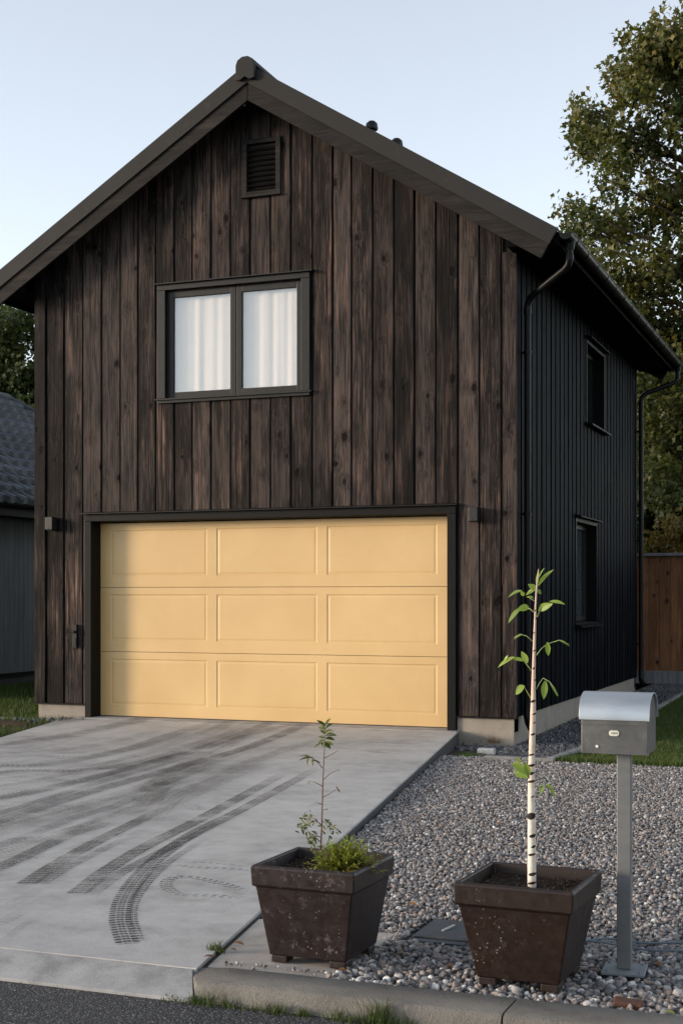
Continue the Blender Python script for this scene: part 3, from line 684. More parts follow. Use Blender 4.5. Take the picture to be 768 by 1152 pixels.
# boards of the gable wall
mb = MB(); edges = [V3(px, 500, WY).x for px in (52,72,93,114,135,155,175,196,216,237,259,281,304,327,351,374,395,419,443,466,490,515,539,564)]
edges.append(WX1-.145)
for i in range(len(edges)-1):
    a, b = edges[i]+.0115, edges[i+1]-.0115; rn = random.uniform(.03, .97); dep = random.uniform(-.005, .003)+(.007 if i % 2 else 0)
    xs = sorted({a, b} | {h[k] for h in holes for k in (0, 1) if a+.003 < h[k] < b-.003})
    for x0, x1 in zip(xs[:-1], xs[1:]):
        m = (x0+x1)/2; iv = [(.165, None)]
        for h in holes:
            if h[0] < m < h[1]:
                nv = []
                for z0, z1 in iv:
                    top = z1 if z1 is not None else 99
                    if h[2] > z0: nv.append((z0, min(top, h[2])))
                    if h[3] < top: nv.append((max(z0, h[3]), z1))
                iv = nv
        for z0, z1 in iv:
            za, zb = (z1, z1) if z1 is not None else (zroof(x0)-.01, zroof(x1)-.01)
            y0, y1 = WY+dep, WY+.026
            if x0 < CX < x1 and z1 is None:
                mb.prism([(x0, z0), (x1, z0), (x1, zb), (CX, zroof(CX)-.01), (x0, za)], 'y', y0, y1, rnd=rn)
            else:
                mb.prism([(x0, z0), (x1, z0), (x1, zb), (x0, za)], 'y', y0, y1, rnd=rn)
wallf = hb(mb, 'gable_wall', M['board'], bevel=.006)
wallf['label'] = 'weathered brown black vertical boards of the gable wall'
# corner boards
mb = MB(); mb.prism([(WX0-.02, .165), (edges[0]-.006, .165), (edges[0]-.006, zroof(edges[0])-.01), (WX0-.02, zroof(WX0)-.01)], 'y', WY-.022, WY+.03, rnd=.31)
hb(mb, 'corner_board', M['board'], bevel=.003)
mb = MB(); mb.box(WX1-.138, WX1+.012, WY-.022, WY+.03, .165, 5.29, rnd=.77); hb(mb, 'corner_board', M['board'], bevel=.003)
# backing walls round the openings (real thickness)
mb = MB(); ya, yb = WY+.027, WY+.20; xl, xr = WX0+.02, WX1-.02
def back(x0, x1, z0, z1): mb.box(x0, x1, ya, yb, z0, z1)
back(xl, D0-.02, 0, DT+.02); back(D1+.02, xr, 0, DT+.02); back(xl, xr, DT+.02, WN[2]+.04)
back(xl, WN[0]+.04, WN[2]+.04, WN[3]-.04); back(WN[1]-.04, xr, WN[2]+.04, WN[3]-.04)
zz = WN[3]-.04
mb.prism([(xl, zz), (xr, zz), (xr, zroof(xr)-.02), (CX, ZU-.02), (xl, zroof(xl)-.02)], 'y', ya, yb)
hb(mb, 'wall_backing', M['dark'])
# side wall (facing right): narrow boards with battens, windows cut out
S1 = (18.07, 19.57, 1.10, 2.54); S2 = (18.785, 20.15, 3.85, 5.02)
mb = MB(); y = WY+.03; i = 0
while y < WYB-.02:
    for (wd, xo) in ((.195, WX1), (.058, WX1-.024)):
        a, b = y, min(y+wd, WYB); rn = random.random()*.9+.05
        if a >= WYB-.01: break
        a2, b2 = (a, b) if xo == WX1 else (a-.01, b+.01)
        iv = [(.165, 5.30)]
        for h in (S1, S2):
            if h[0] < (a+b)/2 < h[1]:
                nv = []
                for z0, z1 in iv:
                    if h[2] > z0 and h[2] < z1: nv.append((z0, h[2])); nv.append((h[3], z1))
                    else: nv.append((z0, z1))
                iv = nv
        for z0, z1 in iv: mb.box(xo-.02, xo+random.uniform(-.002, .002), a2+.002, b2-.002, z0, z1, rnd=rn)
        y += wd
hb(mb, 'side_wall', M['sideboard'], bevel=.003)['label'] = 'blue black painted narrow boards of the side wall'
mb = MB(); xa, xb = WX1-.24, WX1-.047
for z0, z1, y0, y1 in ((0, S1[2], WY+.2, WYB), (S1[2], S1[3], WY+.2, S1[0]), (S1[2], S1[3], S1[1], WYB), (S1[3], S2[2], WY+.2, WYB), (S2[2], S2[3], WY+.2, S2[0]), (S2[2], S2[3], S2[1], WYB), (S2[3], 5.32, WY+.2, WYB)):
    mb.box(xa, xb, y0, y1, z0, z1)
mb.box(WX0+.02, WX0+.2, WY+.2, WYB, 0, 5.32); mb.prism([(WX0+.02, 0), (WX1-.02, 0), (WX1-.02, 5.3), (CX, ZU-.1), (WX0+.02, 5.3)], 'y', WYB-.15, WYB-.02)
mb.box(WX0+.2, WX1-.2, WY+.2, WYB-.15, 2.9, 3.05)
hb(mb, 'wall_core', M['dark'])
mb = MB()
y = WY+.03
while y < WYB:
    mb.box(WX0, WX0+.022, y+.004, min(y+.246, WYB), .165, 5.30, rnd=random.random()); y += .25
x = WX0
while x < WX1:
    b = min(x+.246, WX1); mb.prism([(x+.004, .165), (b, .165), (b, zroof(b)-.03), (x+.004, zroof(x)-.03)], 'y', WYB-.02, WYB+.006, rnd=random.random()); x += .25
hb(mb, 'back_walls', M['sideboard'])
# foundation
mb = MB(); e = .02
mb.box(WX0+e, D0-.09, WY+.01, WY+.26, -.4, .163); mb.box(D1+.105, WX1-e, WY+.01, WY+.26, -.4, .163)
mb.box(WX1-.26, WX1-e-.001, WY+.261, WYB-e, -.4, .163); mb.box(WX0+e+.001, WX0+.26, WY+.261, WYB-e, -.4, .163); mb.box(WX0+.262, WX1-.262, WYB-.26, WYB-e, -.4, .163)
hb(mb, 'foundation', M['found'], bevel=.006)
for a_, b_ in ((WX0-.022, D0-.09), (D1+.10, WX1+.014)):
    mb = MB(); mb.box(a_, b_, WY-.026, WY+.02, .150, .164); hb(mb, 'base_flashing', M['blacktrim'])
# garage door surround
mb = MB(); cw = .085
mb.box(D0-cw, D0, WY-.03, WY+.03, -.02, DT+.005); mb.box(D1, D1+cw+.015, WY-.03, WY+.03, -.02, DT+.005)
mb.box(D0-cw, D1+cw+.015, WY-.031, WY+.03, DT+.007, DT+.095)
mb.box(D0-.012, D0, WY+.032, WY+.25, -.02, DT); mb.box(D1, D1+.012, WY+.032, WY+.25, -.02, DT); mb.box(D0, D1, WY+.032, WY+.25, DT+.002, DT+.02)
surround = hb(mb, 'door_surround', M['blacktrim'], bevel=.003)
mb = MB(); mb.prism([(WY+.01, DT+.125), (WY-.085, DT+.105), (WY-.085, DT+.097), (WY-.078, DT+.097), (WY+.01, DT+.113)], 'x', D0-cw-.055, D1+cw+.04)
hb(mb, 'drip_flashing', M['blackmetal'], parent=surround)
# garage door
gd = MB(); DY = WY+.20; secs = 3; sh = (DT-.02)/secs
def pane_grid(mb, x0, x1, z0, z1, y):
    cols = [V3(px, 700, DY).x for px in (124.5, 233, 243.5, 356.5, 367.5, 491.5)]
    xb = [x0]+cols+[x1]; zb = [z0, z0+.135, z1-.085, z1]
    for i in range(7):
        for j in range(3):
            a, b, c, d = xb[i], xb[i+1], zb[j], zb[j+1]
            if i % 2 == 1 and j == 1:
                g, dp, g2 = .010, .0065, .024
                R0 = [(a, y, c), (b, y, c), (b, y, d), (a, y, d)]; R1 = [(a+g, y+dp, c+g), (b-g, y+dp, c+g), (b-g, y+dp, d-g), (a+g, y+dp, d-g)]
                R2 = [(a+g2, y+dp, c+g2), (b-g2, y+dp, c+g2), (b-g2, y+dp, d-g2), (a+g2, y+dp, d-g2)]; h = .038
                R3 = [(a+h, y+.0035, c+h), (b-h, y+.0035, c+h), (b-h, y+.0035, d-h), (a+h, y+.0035, d-h)]
                vs = R0+R1+R2+R3; fs = [(12, 13, 14, 15)]
                for q in range(3):
                    for k in range(4): fs.append((q*4+k, q*4+(k+1) % 4, q*4+4+(k+1) % 4, q*4+4+k))
                mb.add(vs, fs)
            else: mb.add([(a, y, c), (b, y, c), (b, y, d), (a, y, d)], [(0, 1, 2, 3)])
door_root = None
for s_ in range(secs):
    m_ = MB(); z0 = .012+s_*sh+.003; z1 = .012+(s_+1)*sh-.003
    pane_grid(m_, D0+.002, D1-.002, z0, z1, DY)
    # tongue edge top and bottom, ends
    a, b = D0+.002, D1-.002
    m_.add([(a, DY, z0), (b, DY, z0), (b, DY+.04, z0-.002), (a, DY+.04, z0-.002)], [(0, 1, 2, 3)])
    m_.add([(a, DY, z1), (b, DY, z1), (b, DY+.04, z1+.002), (a, DY+.04, z1+.002)], [(0, 1, 2, 3)])
    m_.box(a, b, DY+.041, DY+.05, z0-.002, z1+.002)
    if door_root is None:
        door_root = hb(m_, 'garage_door', M['door']); door_root['label'] = 'ochre yellow sectional garage door with nine recessed panels'
    else: hb(m_, 'door_section', M['door'], parent=door_root)
mb = MB(); mb.box(D0, D1, DY+.004, DY+.045, .004, .012); hb(mb, 'rubber_seal', M['rubber'], parent=door_root)
# gable window
mb = MB(); x0, x1, z0, z1 = WN; c = .105
mb.box(x0, x0+c, WY-.03, WY+.03, z0+.06, z1-.07); mb.box(x1-c, x1, WY-.03, WY+.03, z0+.06, z1-.07)
mb.box(x0, x1, WY-.032, WY+.03, z1-.068, z1-.002); mb.box(x0, x1, WY-.032, WY+.03, z0, z0+.058)
mb.box(x0+c, x0+c+.01, WY+.031, WY+.14, z0+.06, z1-.07); mb.box(x1-c-.01, x1-c, WY+.031, WY+.14, z0+.06, z1-.07)
mb.box(x0+c, x1-c, WY+.031, WY+.14, z1-.08, z1-.069); mb.box(x0+c, x1-c, WY+.031, WY+.14, z0+.05, z0+.061)
win = hb(mb, 'gable_window', M['frame'], bevel=.003); win['label'] = 'two-pane dark framed window with drawn white curtains'
mb = MB(); mb.prism([(WY+.01, z1+.03), (WY-.075, z1+.012), (WY-.075, z1), (WY+.01, z1+.002)], 'x', x0-.03, x1+.05); hb(mb, 'head_flashing', M['blackmetal'], parent=win)
mb = MB(); mb.prism([(WY+.06, z0+.075), (WY-.06, z0+.052), (WY-.06, z0+.036), (WY-.034, z0+.036), (WY-.034, z0+.058), (WY+.06, z0+.062)], 'x', x0-.02, x1+.03); hb(mb, 'window_sill', M['frame'], parent=win)
def sash(xa, xb, za, zb, y, fw=.075):
    m_ = MB()
    m_.box(xa, xa+fw, y, y+.05, za, zb); m_.box(xb-fw, xb, y, y+.05, za, zb); m_.box(xa+fw, xb-fw, y+.001, y+.049, zb-fw, zb); m_.box(xa+fw, xb-fw, y+.001, y+.049, za, za+fw)
    s_ = hb(m_, 'sash', M['frame'], parent=win, bevel=.004)
    m_ = MB(); m_.box(xa+fw-.004, xb-fw+.004, y+.022, y+.030, za+fw-.004, zb-fw+.004); hb(m_, 'window_pane', M['glass'], parent=win)
xi0, xi1, zi0, zi1 = x0+c+.011, x1-c-.011, z0+.063, z1-.081; xm = (V3(260, 400, WY+.06).x+V3(273, 400, WY+.06).x)/2
sash(xi0, xm-.004, zi0, zi1, WY+.032, .072); sash(xm+.004, xi1, zi0, zi1, WY+.032, .072)
# louvred vent
lv = thing('gable_vent', None, None); lv.parent = house; lv.location = (-HL.x, -HL.y, -HL.z)
del_keys = [k for k in ('label', 'category') if k in lv.keys()]
mb = MB(); vx0, vx1, vz0, vz1 = -6.995, -6.503, 6.228, 6.898
mb.box(vx0, vx0+.06, WY-.028, WY+.05, vz0, vz1); mb.box(vx1-.06, vx1, WY-.028, WY+.05, vz0, vz1); mb.box(vx0+.06, vx1-.06, WY-.027, WY+.05, vz1-.055, vz1); mb.box(vx0+.06, vx1-.06, WY-.027, WY+.05, vz0, vz0+.05)
mb.box(vx0-.02, vx1+.01, WY-.045, WY+.01, vz0-.018, vz0-.001)
hb(mb, 'vent_frame', M['trimwood'], parent=lv, bevel=.003)
for k in range(9):
    z = vz0+.075+k*.0605; m_ = MB(); m_.prism([(WY-.012, z-.024), (WY-.018, z-.016), (WY+.035, z+.026), (WY+.041, z+.018)], 'x', vx0+.061, vx1-.061); hb(m_, 'slat', M['blacktrim'], parent=lv)
mb = MB(); mb.box(vx0+.03, vx1-.03, WY+.045, WY+.06, vz0+.02, vz1-.02); hb(mb, 'vent_back', M['dark'], parent=lv)
# side windows
def side_window(w_, curtain):
    y0, y1, z0, z1 = w_; X = WX1; m_ = MB(); D = X-.19
    m_.box(D, X+.012, y0, y0+.045, z0, z1); m_.box(D, X+.012, y1-.045, y1, z0, z1); m_.box(D, X+.011, y0+.045, y1-.045, z1-.05, z1); m_.box(D, X+.011, y0+.045, y1-.045, z0, z0+.04)
    fr = hb(m_, 'side_window', M['sidedarkframe'], bevel=.003)
    m_ = MB(); m_.prism([(X-.01, z1+.05), (X+.09, z1+.02), (X+.09, z1+.008), (X-.01, z1+.01)], 'y', y0-.03, y1+.03); hb(m_, 'head_flashing', M['sidedarkframe'], parent=fr)
    m_ = MB(); m_.prism([(X-.12, z0+.065), (X+.10, z0+.01), (X+.10, z0-.012), (X-.12, z0-.002)], 'y', y0-.02, y1+.02); hb(m_, 'window_sill', M['sidedarkframe'], parent=fr)
    m_ = MB(); ya, yb = y0+.046, y1-.046; za, zb = z0+.067, z1-.052; f = .06
    m_.box(X-.175, X-.135, ya, ya+f, za, zb); m_.box(X-.175, X-.135, yb-f, yb, za, zb); m_.box(X-.174, X-.136, ya+f, yb-f, za, za+f); m_.box(X-.174, X-.136, ya+f, yb-f, zb-f, zb)
    hb(m_, 'sash', M['frame'] if curtain else M['sidedarkframe'], parent=fr, bevel=.002)
    m_ = MB(); m_.box(X-.16, X-.152, ya+f-.004, yb-f+.004, za+f-.004, zb-f+.004); hb(m_, 'window_pane', M['glass_side'], parent=fr)
    return fr
side_window(S1, True)['label'] = 'tall ground floor side window with a pale grey blind'
side_window(S2, False)['label'] = 'upper side window with a black frame'
# roof
mb = MB(); RB = WYB+.42
for sgn in (-1, 1):
    xe = CX+sgn*EX; ze = -TP*EX; tk = .15
    mb.hexa([(CX, FRY+.05, ZTOP-.165), (xe, FRY+.05, ZTOP-.165+ze), (xe, RB, ZTOP-.165+ze), (CX, RB, ZTOP-.165), (CX, FRY+.05, ZTOP-.045), (xe, FRY+.05, ZTOP-.045+ze), (xe, RB, ZTOP-.045+ze), (CX, RB, ZTOP-.045)])
roof = hb(mb, 'roof', M['soffit'])
mb = MB()
for sgn in (-1, 1):       # standing seam covering
    xe = CX+sgn*(EX+.03); ze = -TP*(EX+.03); y = FRY+.04
    mb.hexa([(CX, y, ZTOP-.043), (xe, y, ZTOP-.043+ze), (xe, RB, ZTOP-.043+ze), (CX, RB, ZTOP-.043), (CX, y, ZTOP-.03), (xe, y, ZTOP-.03+ze), (xe, RB, ZTOP-.03+ze), (CX, RB, ZTOP-.03)])
    yy = y+.45
    while yy < RB:
        mb.hexa([(CX, yy, ZTOP-.03), (xe, yy, ZTOP-.03+ze), (xe, yy+.015, ZTOP-.03+ze), (CX, yy+.015, ZTOP-.03), (CX, yy, ZTOP), (xe, yy, ZTOP+ze), (xe, yy+.015, ZTOP+ze), (CX, yy+.015, ZTOP)]); yy += .45
hb(mb, 'roof_covering', M['roofmetal'], parent=roof)
ct, st = math.cos(math.atan(TP)), math.sin(math.atan(TP))
def slope_band(sgn, top, h, y0, y1, xin, xout):
    """a board along the slope: top line z=top-TP*|x|, perpendicular height h; ends cut square"""
    a = (CX+sgn*xin, top-TP*xin); b = (CX+sgn*xout, top-TP*xout); hv = h/ct
    return [(a[0], a[1]), (b[0], b[1]), (b[0]-sgn*h*st, b[1]-h*ct), (a[0], a[1]-hv)]
for sgn in (-1, 1):
    mb = MB(); mb.prism(slope_band(sgn, ZTOP, .185, 0, 0, 0, EX), 'y', FRY-.006, FRY+.03)
    mb.hexa([(CX, FRY+.031, ZTOP-.012), (CX+sgn*EX, FRY+.031, ZTOP-.012-TP*EX), (CX+sgn*EX, FRY+.14, ZTOP-.012-TP*EX), (CX, FRY+.14, ZTOP-.012),
             (CX, FRY+.031, ZTOP-.002), (CX+sgn*EX, FRY+.031, ZTOP-.002-TP*EX), (CX+sgn*EX, FRY+.14, ZTOP-.002-TP*EX), (CX, FRY+.14, ZTOP-.002)])
    hb(mb, 'verge_flashing', M['flash'], parent=roof, bevel=.003)
    mb = MB(); mb.prism(slope_band(sgn, ZTOP-.205, .178, 0, 0, .004, EX-.10), 'y', FRY+.018, FRY+.05); 
    o = hb(mb, 'bargeboard', M['trimwood'], parent=roof, bevel=.003)
# back verge
for sgn in (-1, 1):
    mb = MB(); mb.prism(slope_band(sgn, ZTOP-.02, .34, 0, 0, 0, EX-.02), 'y', RB-.03, RB+.01); hb(mb, 'bargeboard', M['trimwood'], parent=roof)
# ridge cap
mb = MB(); n = 5; y0, y1 = FRY-.03, RB+.02
prof = []
for k in range(n+1):
    th = math.pi*k/n; prof.append((CX-.118*math.cos(th)*1.0, ZTOP-.03+.10*math.sin(th)))
inner = [(x*1+(CX-x)*.08, z-.012) for x, z in prof][::-1]
mb.prism(prof+inner, 'y', y0+.02, y1)
capf = [(CX-.118, ZTOP-.19), (CX-.118, ZTOP-.03)]+prof[1:-1]+[(CX+.118, ZTOP-.03), (CX+.118, ZTOP-.19), (CX+.06, ZTOP-.205), (CX, ZTOP-.165), (CX-.06, ZTOP-.205)]
mb.prism(capf, 'y', y0-.03, y0+.018)
hb(mb, 'ridge_cap', M['flash'], parent=roof, bevel=.008)
# eave soffit + fascia
for sgn in (-1, 1):
    wx = CX+sgn*(abs(WX1-CX)-.02); ex = CX+sgn*(EX-.07); m_ = MB()
    a, b = sorted((wx, ex)); m_.box(a, b, FRY+.07, RB-.05, 5.272, 5.29)
    m_.box(min(ex, ex+sgn*.022), max(ex, ex+sgn*.022), FRY+.06, RB-.04, 5.24, 5.37)
    # little boxed return closing the eave behind the bargeboard
    m_.prism([(wx, 5.291), (ex, 5.291), (ex, zroof(ex)-.012), (wx, zroof(wx)-.012)], 'y', FRY+.07, FRY+.09)
    hb(m_, 'eave_soffit', M['soffit'], parent=roof)
# roof vents
for px, yy, ztop in ((418, 16.5, 7.53), (446, 16.5, 7.27)):
    x = V3(px, 150, yy).x; zb = ZTOP-.03-TP*abs(x-CX); m_ = MB()
    m_.tube([(x, yy, zb-.05), (x, yy, ztop-.08)], .045, 14)
    m_.tube([(x, yy, ztop-.11), (x, yy, ztop-.09), (x, yy, ztop-.03), (x, yy, ztop)], [.075, .082, .072, .04], 18)
    m_.tube([(x, yy, zb-.06), (x, yy, zb+.05), (x, yy, zb+.09)], [.13, .10, .06], 14)
    hb(m_, 'roof_vent_pipe', M['blackmetal'], parent=roof, autosm=40)
# gutter
GX, GZ, GR = CX+EX+.075, 5.355, .068
def gutter(sgn):
    gx_ = CX+sgn*(EX+.075); y0, y1 = FRY+.02, RB-.02; m_ = MB()
    outer = [(gx_+GR*math.cos(math.pi+math.pi*k/10), GZ+GR*math.sin(math.pi+math.pi*k/10)) for k in range(11)]
    inn = [(gx_+(GR-.006)*math.cos(math.pi+math.pi*k/10), GZ+.002+(GR-.006)*math.sin(math.pi+math.pi*k/10)) for k in range(11)][::-1]
    m_.prism(outer+inn, 'y', y0, y1)
    m_.tube([(gx_+GR, y0, GZ+.003), (gx_+GR, y1, GZ+.003)], .009, 8); m_.prism(outer, 'y', y0-.004, y0+.004); m_.prism(outer, 'y', y1-.004, y1+.004)
    g_ = hb(m_, 'gutter', M['gutter'], parent=roof, autosm=40)
gutter(1); gutter(-1)
yy = FRY+.35
while yy < RB-.1:
    mb = MB(); ring = [(GX+(GR+.006)*math.cos(math.pi+math.pi*k/10), GZ+(GR+.006)*math.sin(math.pi+math.pi*k/10)) for k in range(11)]
    mb.prism(ring+[(GX+(GR-.001)*math.cos(2*math.pi-math.pi*k/10), GZ+(GR-.001)*math.sin(2*math.pi-math.pi*k/10)) for k in range(11)], 'y', yy, yy+.025); yy += .6
    hb(mb, 'gutter_bracket', M['gutter'], parent=roof)
# downpipes
def downpipe(yo, yw, zdiag, shoe):
    xw = WX1+.075; m_ = MB(); r_ = .038
    m_.tube([(GX, yo, GZ-.05), (GX, yo, GZ-.13)], [.062, .05], 16)
    m_.tube([(GX, yo, GZ-.10), (GX, yo, GZ-.24), (GX-.02, yo+(yw-yo)*.05, GZ-.29), (GX-.06, yo+(yw-yo)*.12, GZ-.325), (xw+.10, yw-(yw-yo)*.15, zdiag+.06), (xw+.04, yw-(yw-yo)*.06, zdiag+.02), (xw+.008, yw, zdiag-.03), (xw, yw, zdiag-.09), (xw, yw, .26)], r_, 16)
    m_.tube([(GX, yo, GZ-.25), (GX, yo, GZ-.19)], .045, 16); m_.tube([(xw, yw, zdiag-.16), (xw, yw, zdiag-.08)], .044, 16)
    if shoe: m_.tube([(xw, yw, .30), (xw, yw, .16), (xw+.02, yw-.03, .10), (xw+.07, yw-.10, .04)], .045, 16)
    d = hb(m_, 'downpipe', M['gutter'], autosm=45)
    for z in (.7, 2.4, 4.2):
        m_ = MB(); m_.tube([(xw, yw, z), (xw, yw, z+.035)], .046, 16); m_.box(xw-.09, xw-.02, yw-.012, yw+.012, z+.005, z+.03)
        hb(m_, 'pipe_bracket', M['gutter'], parent=d)
    return d
downpipe(14.72, 15.10, 4.80, True)['label'] = 'front black downpipe with a bent upper end'
downpipe(RB-.18, WYB-.06, 4.80, True)
# key switch beside the door
mb = MB(); mb.box(-9.305, -9.245, WY-.05, WY+.0, .86, 1.15); mb.tube([(-9.275, WY-.05, 1.06), (-9.275, WY-.085, 1.06)], .018, 14); mb.tube([(-9.275, WY-.08, 1.06), (-9.345, WY-.085, 1.065)], .008, 8); mb.box(-9.30, -9.25, WY-.056, WY-.049, .88, .98)
hb(mb, 'key_switch', M['blackmetal'], bevel=.004)
# tiny bulb under the ridge
mb = MB(); p = V3(275, 118, FRY+.12); mb.tube([(p.x, p.y, p.z+.06), (p.x, p.y, p.z+.012)], .012, 8); hb(mb, 'bulb_holder', M['blackmetal'])
mb = MB(); mb.tube([(p.x, p.y, p.z+.012), (p.x, p.y, p.z), (p.x, p.y, p.z-.012)], [.006, .012, .005], 10); hb(mb, 'small_bulb', M['bulb'])

# curtains behind the panes
def curtain(x0, x1, z0, z1, y, mat, label, amp, seed, gather):
    amp *= 1.05
    n = 160; nz = 10; V = []; Fc = []
    rs = random.Random(seed); ph = [rs.uniform(0, 6.3) for _ in range(4)]
    for j in range(nz+1):
        t = j/nz; z = z1+(z0-z1)*t
        for i in range(n+1):
            u = i/n; x = x0+(x1-x0)*u
            w_ = amp*(.35+.65*math.exp(-((u-gather)/.28)**2))*(.75+.3*t)
            d = w_*(math.sin(u*34+ph[0]+.5*t+1.3*math.sin(u*5+ph[3]))+.7*math.sin(u*19+ph[1]-.6*t)+.3*math.sin(u*61+ph[2]))
            V.append((x, y+d, z+.004*math.sin(u*46+ph[0])))
    for j in range(nz):
        for i in range(n): Fc.append((j*(n+1)+i, j*(n+1)+i+1, (j+1)*(n+1)+i+1, (j+1)*(n+1)+i))
    m_ = MB(); m_.add(V, Fc); o = m_.build('curtain', mat, smooth=True); tag(o, label, 'curtain')
    sd_ = o.modifiers.new('cloth', 'SOLIDIFY'); sd_.thickness = .002; return o
zc0, zc1 = WN[2]+.02, WN[3]+.0
a = curtain(WN[0]+.03, xm+.02, zc0, zc1, WY+.118, M['curtain'], 'white curtain behind the left pane of the gable window', .0075, 3, .55)
b = curtain(xm+.03, WN[1]-.03, zc0, zc1, WY+.118, M['curtain'], 'white curtain with deeper folds behind the right pane of the gable window', .0095, 5, .6)
for o in (a, b): o['group'] = 'curtains in the gable window'
m_ = MB(); n = 40
for i in range(n): 
    y_ = S1[0]+.25+i*.03; m_.box(WX1-.195-.008*(i % 2), WX1-.19-.008*(i % 2), y_, y_+.031, S1[2]+.01, S1[3]-.01)
tag(m_.build('window_blind', M['curtain_grey']), 'grey pleated blind inside the ground floor side window', 'blind')

# wall lamps ---------------------------------------------------------
def wall_lamp(x, label):
    t = thing('wall_lamp', label, 'wall lamp', (x, WY-.004, 2.33), 'box wall lamps beside the garage door')
    m_ = MB(); m_.box(-.052, .052, -.125, -.012, 0, .16); m_.build('lamp_housing', M['lamp'], t, bevel=.006)
    m_ = MB(); m_.box(-.035, .035, -.012, .004, .02, .14); m_.build('mounting_plate', M['blackmetal'], t, bevel=.002)
    m_ = MB(); m_.box(-.040, .040, -.113, -.024, -.006, -.001); m_.build('lens', M['blacktrim'], t)
    m_ = MB(); m_.tube([(0, -.126, .02), (0, -.130, .02)], .006, 10); m_.build('screw', M['blackmetal'], t)
wall_lamp(-9.60, 'small square wall lamp left of the garage door'); wall_lamp(-4.145, 'small square wall lamp right of the garage door')

# ------------------------------------------------------------------ neighbour house
nh = thing('neighbouring_house', 'low grey board house with a dark tiled hip roof on the left', 'house', (-17.5, 22.5, 0))
def nb(m_, name, mat, parent=None, **k):
    o = m_.build(name, mat, **k); o.parent = parent or nh; o.location = (17.5, -22.5, 0) if parent is None else (0, 0, 0); return o
NX, NY0, NY1 = -14.0, 16.2, 28.8
mb = MB(); y = NY0
while y < NY1: mb.box(NX-.02, NX+random.uniform(0, .002), y+.003, min(y+.142, NY1), .17, 2.92, rnd=random.random()); y += .145
x = -21
while x < NX-.03: mb.box(x+.003, min(x+.142, NX-.021), NY0-.02, NY0, .17, 2.92, rnd=random.random()); x += .145
nb(mb, 'wall', M['greyboard'], bevel=.003)
mb = MB(); mb.box(-21, NX-.025, NY0+.005, NY1, .1, 2.95); nb(mb, 'wall_core', M['dark'])
mb = MB(); mb.box(-20.96, NX-.05, NY0+.04, NY1, -.3, .165); nb(mb, 'foundation', M['curb_steel'])
# tiled hip roof
EXR, EXL, YA, YB, ZE, RZ = -13.58, -21.42, 15.8, 29.2, 3.08, 5.75
RX = -17.5; RY0, RY1 = YA+3.92, YB-3.92
mb = MB(); mb.add([(EXR, YA, ZE-.06), (EXR, YB, ZE-.06), (EXL, YB, ZE-.06), (EXL, YA, ZE-.06), (RX, RY0, RZ-.06), (RX, RY1, RZ-.06)], [(0, 1, 5, 4), (1, 2, 5), (2, 3, 4, 5), (3, 0, 4), (0, 3, 2, 1)])
nroof = nb(mb, 'roof', M['roofmetal'])
mb = MB(); rows = 13; run = EXR-RX; sl = (RZ-ZE)/run
for r_ in range(rows):
    xa = EXR-run*r_/rows; xb = xa-run/rows*1.12; y0 = YA+(EXR-xa); y1 = YB-(EXR-xa)
    n = int((y1-y0)/.05); vs = []; 
    for i in range(n+1):
        y = y0+(y1-y0)*i/n; wv = .020*math.sin(2*math.pi*y/.30)+.008*math.sin(2*math.pi*y/.15+1); j_ = .008*math.sin(y*17+r_)
        for xx, up in ((xa+j_, -.01), (xa+j_, .105), (xb, .012)):
            vs.append((xx, y, ZE+(EXR-xx)*sl+up+wv))
    fs = []
    for i in range(n):
        for k in (0, 1): fs.append((i*3+k, i*3+k+1, i*3+k+4, i*3+k+3))
    mb.add(vs, fs, rnd=random.random()*.9+.05)
nb(mb, 'roof_tiles', M['tile'], parent=nroof)
mb = MB(); mb.tube([(RX, RY0, RZ+.03), (RX, RY1, RZ+.03)], .10, 10); mb.tube([(RX, RY1, RZ+.03), (EXR, YB, ZE+.03)], .08, 10); mb.tube([(RX, RY0, RZ+.03), (EXR, YA, ZE+.03)], .08, 10)
nb(mb, 'ridge_tiles', M['tile'], parent=nroof)
mb = MB(); gx_ = EXR+.05; ring = [(gx_+.065*math.cos(math.pi+math.pi*k/8), ZE-.02+.065*math.sin(math.pi+math.pi*k/8)) for k in range(9)]
mb.prism(ring, 'y', YA, YB); mb.box(EXR-.06, EXR-.03, YA+.02, YB-.02, ZE-.2, ZE-.02); mb.box(NX, EXR-.03, YA+.02, YB-.02, ZE-.22, ZE-.2)
nb(mb, 'gutter', M['gutter'], parent=nroof)

# ------------------------------------------------------------------ fence
fe = thing('fence', 'tall brown vertical board fence with a grey cap and grey base board', 'fence', (-3.9, 25.1, 0))
def fb(m_, name, mat, **k): o = m_.build(name, mat, parent=fe, **k); o.location = (3.9, -25.1, 0); return o
mb = MB(); x = -12.0
while x < 9: mb.box(x+.003, x+.192, 25.10+random.uniform(0, .004), 25.118, .17, 2.22, rnd=random.random()*.9+.05); x += .195
mb.box(-12, 9, 25.119, 25.126, .18, 2.21, rnd=.5); fb(mb, 'board_panel', M['fence'], bevel=.003)
mb = MB(); mb.box(-12, 9, 25.02, 25.17, 2.222, 2.275); fb(mb, 'cap', M['greyboard'], bevel=.004)
mb = MB(); mb.box(-12, 9, 25.05, 25.13, -.06, .168); fb(mb, 'base_board', M['greyboard'], bevel=.004)
for x in np.arange(-12, 9.1, 1.95):
    m_ = MB(); m_.box(x, x+.09, 25.127, 25.217, -.1, 2.21); fb(m_, 'post', M['fence'])

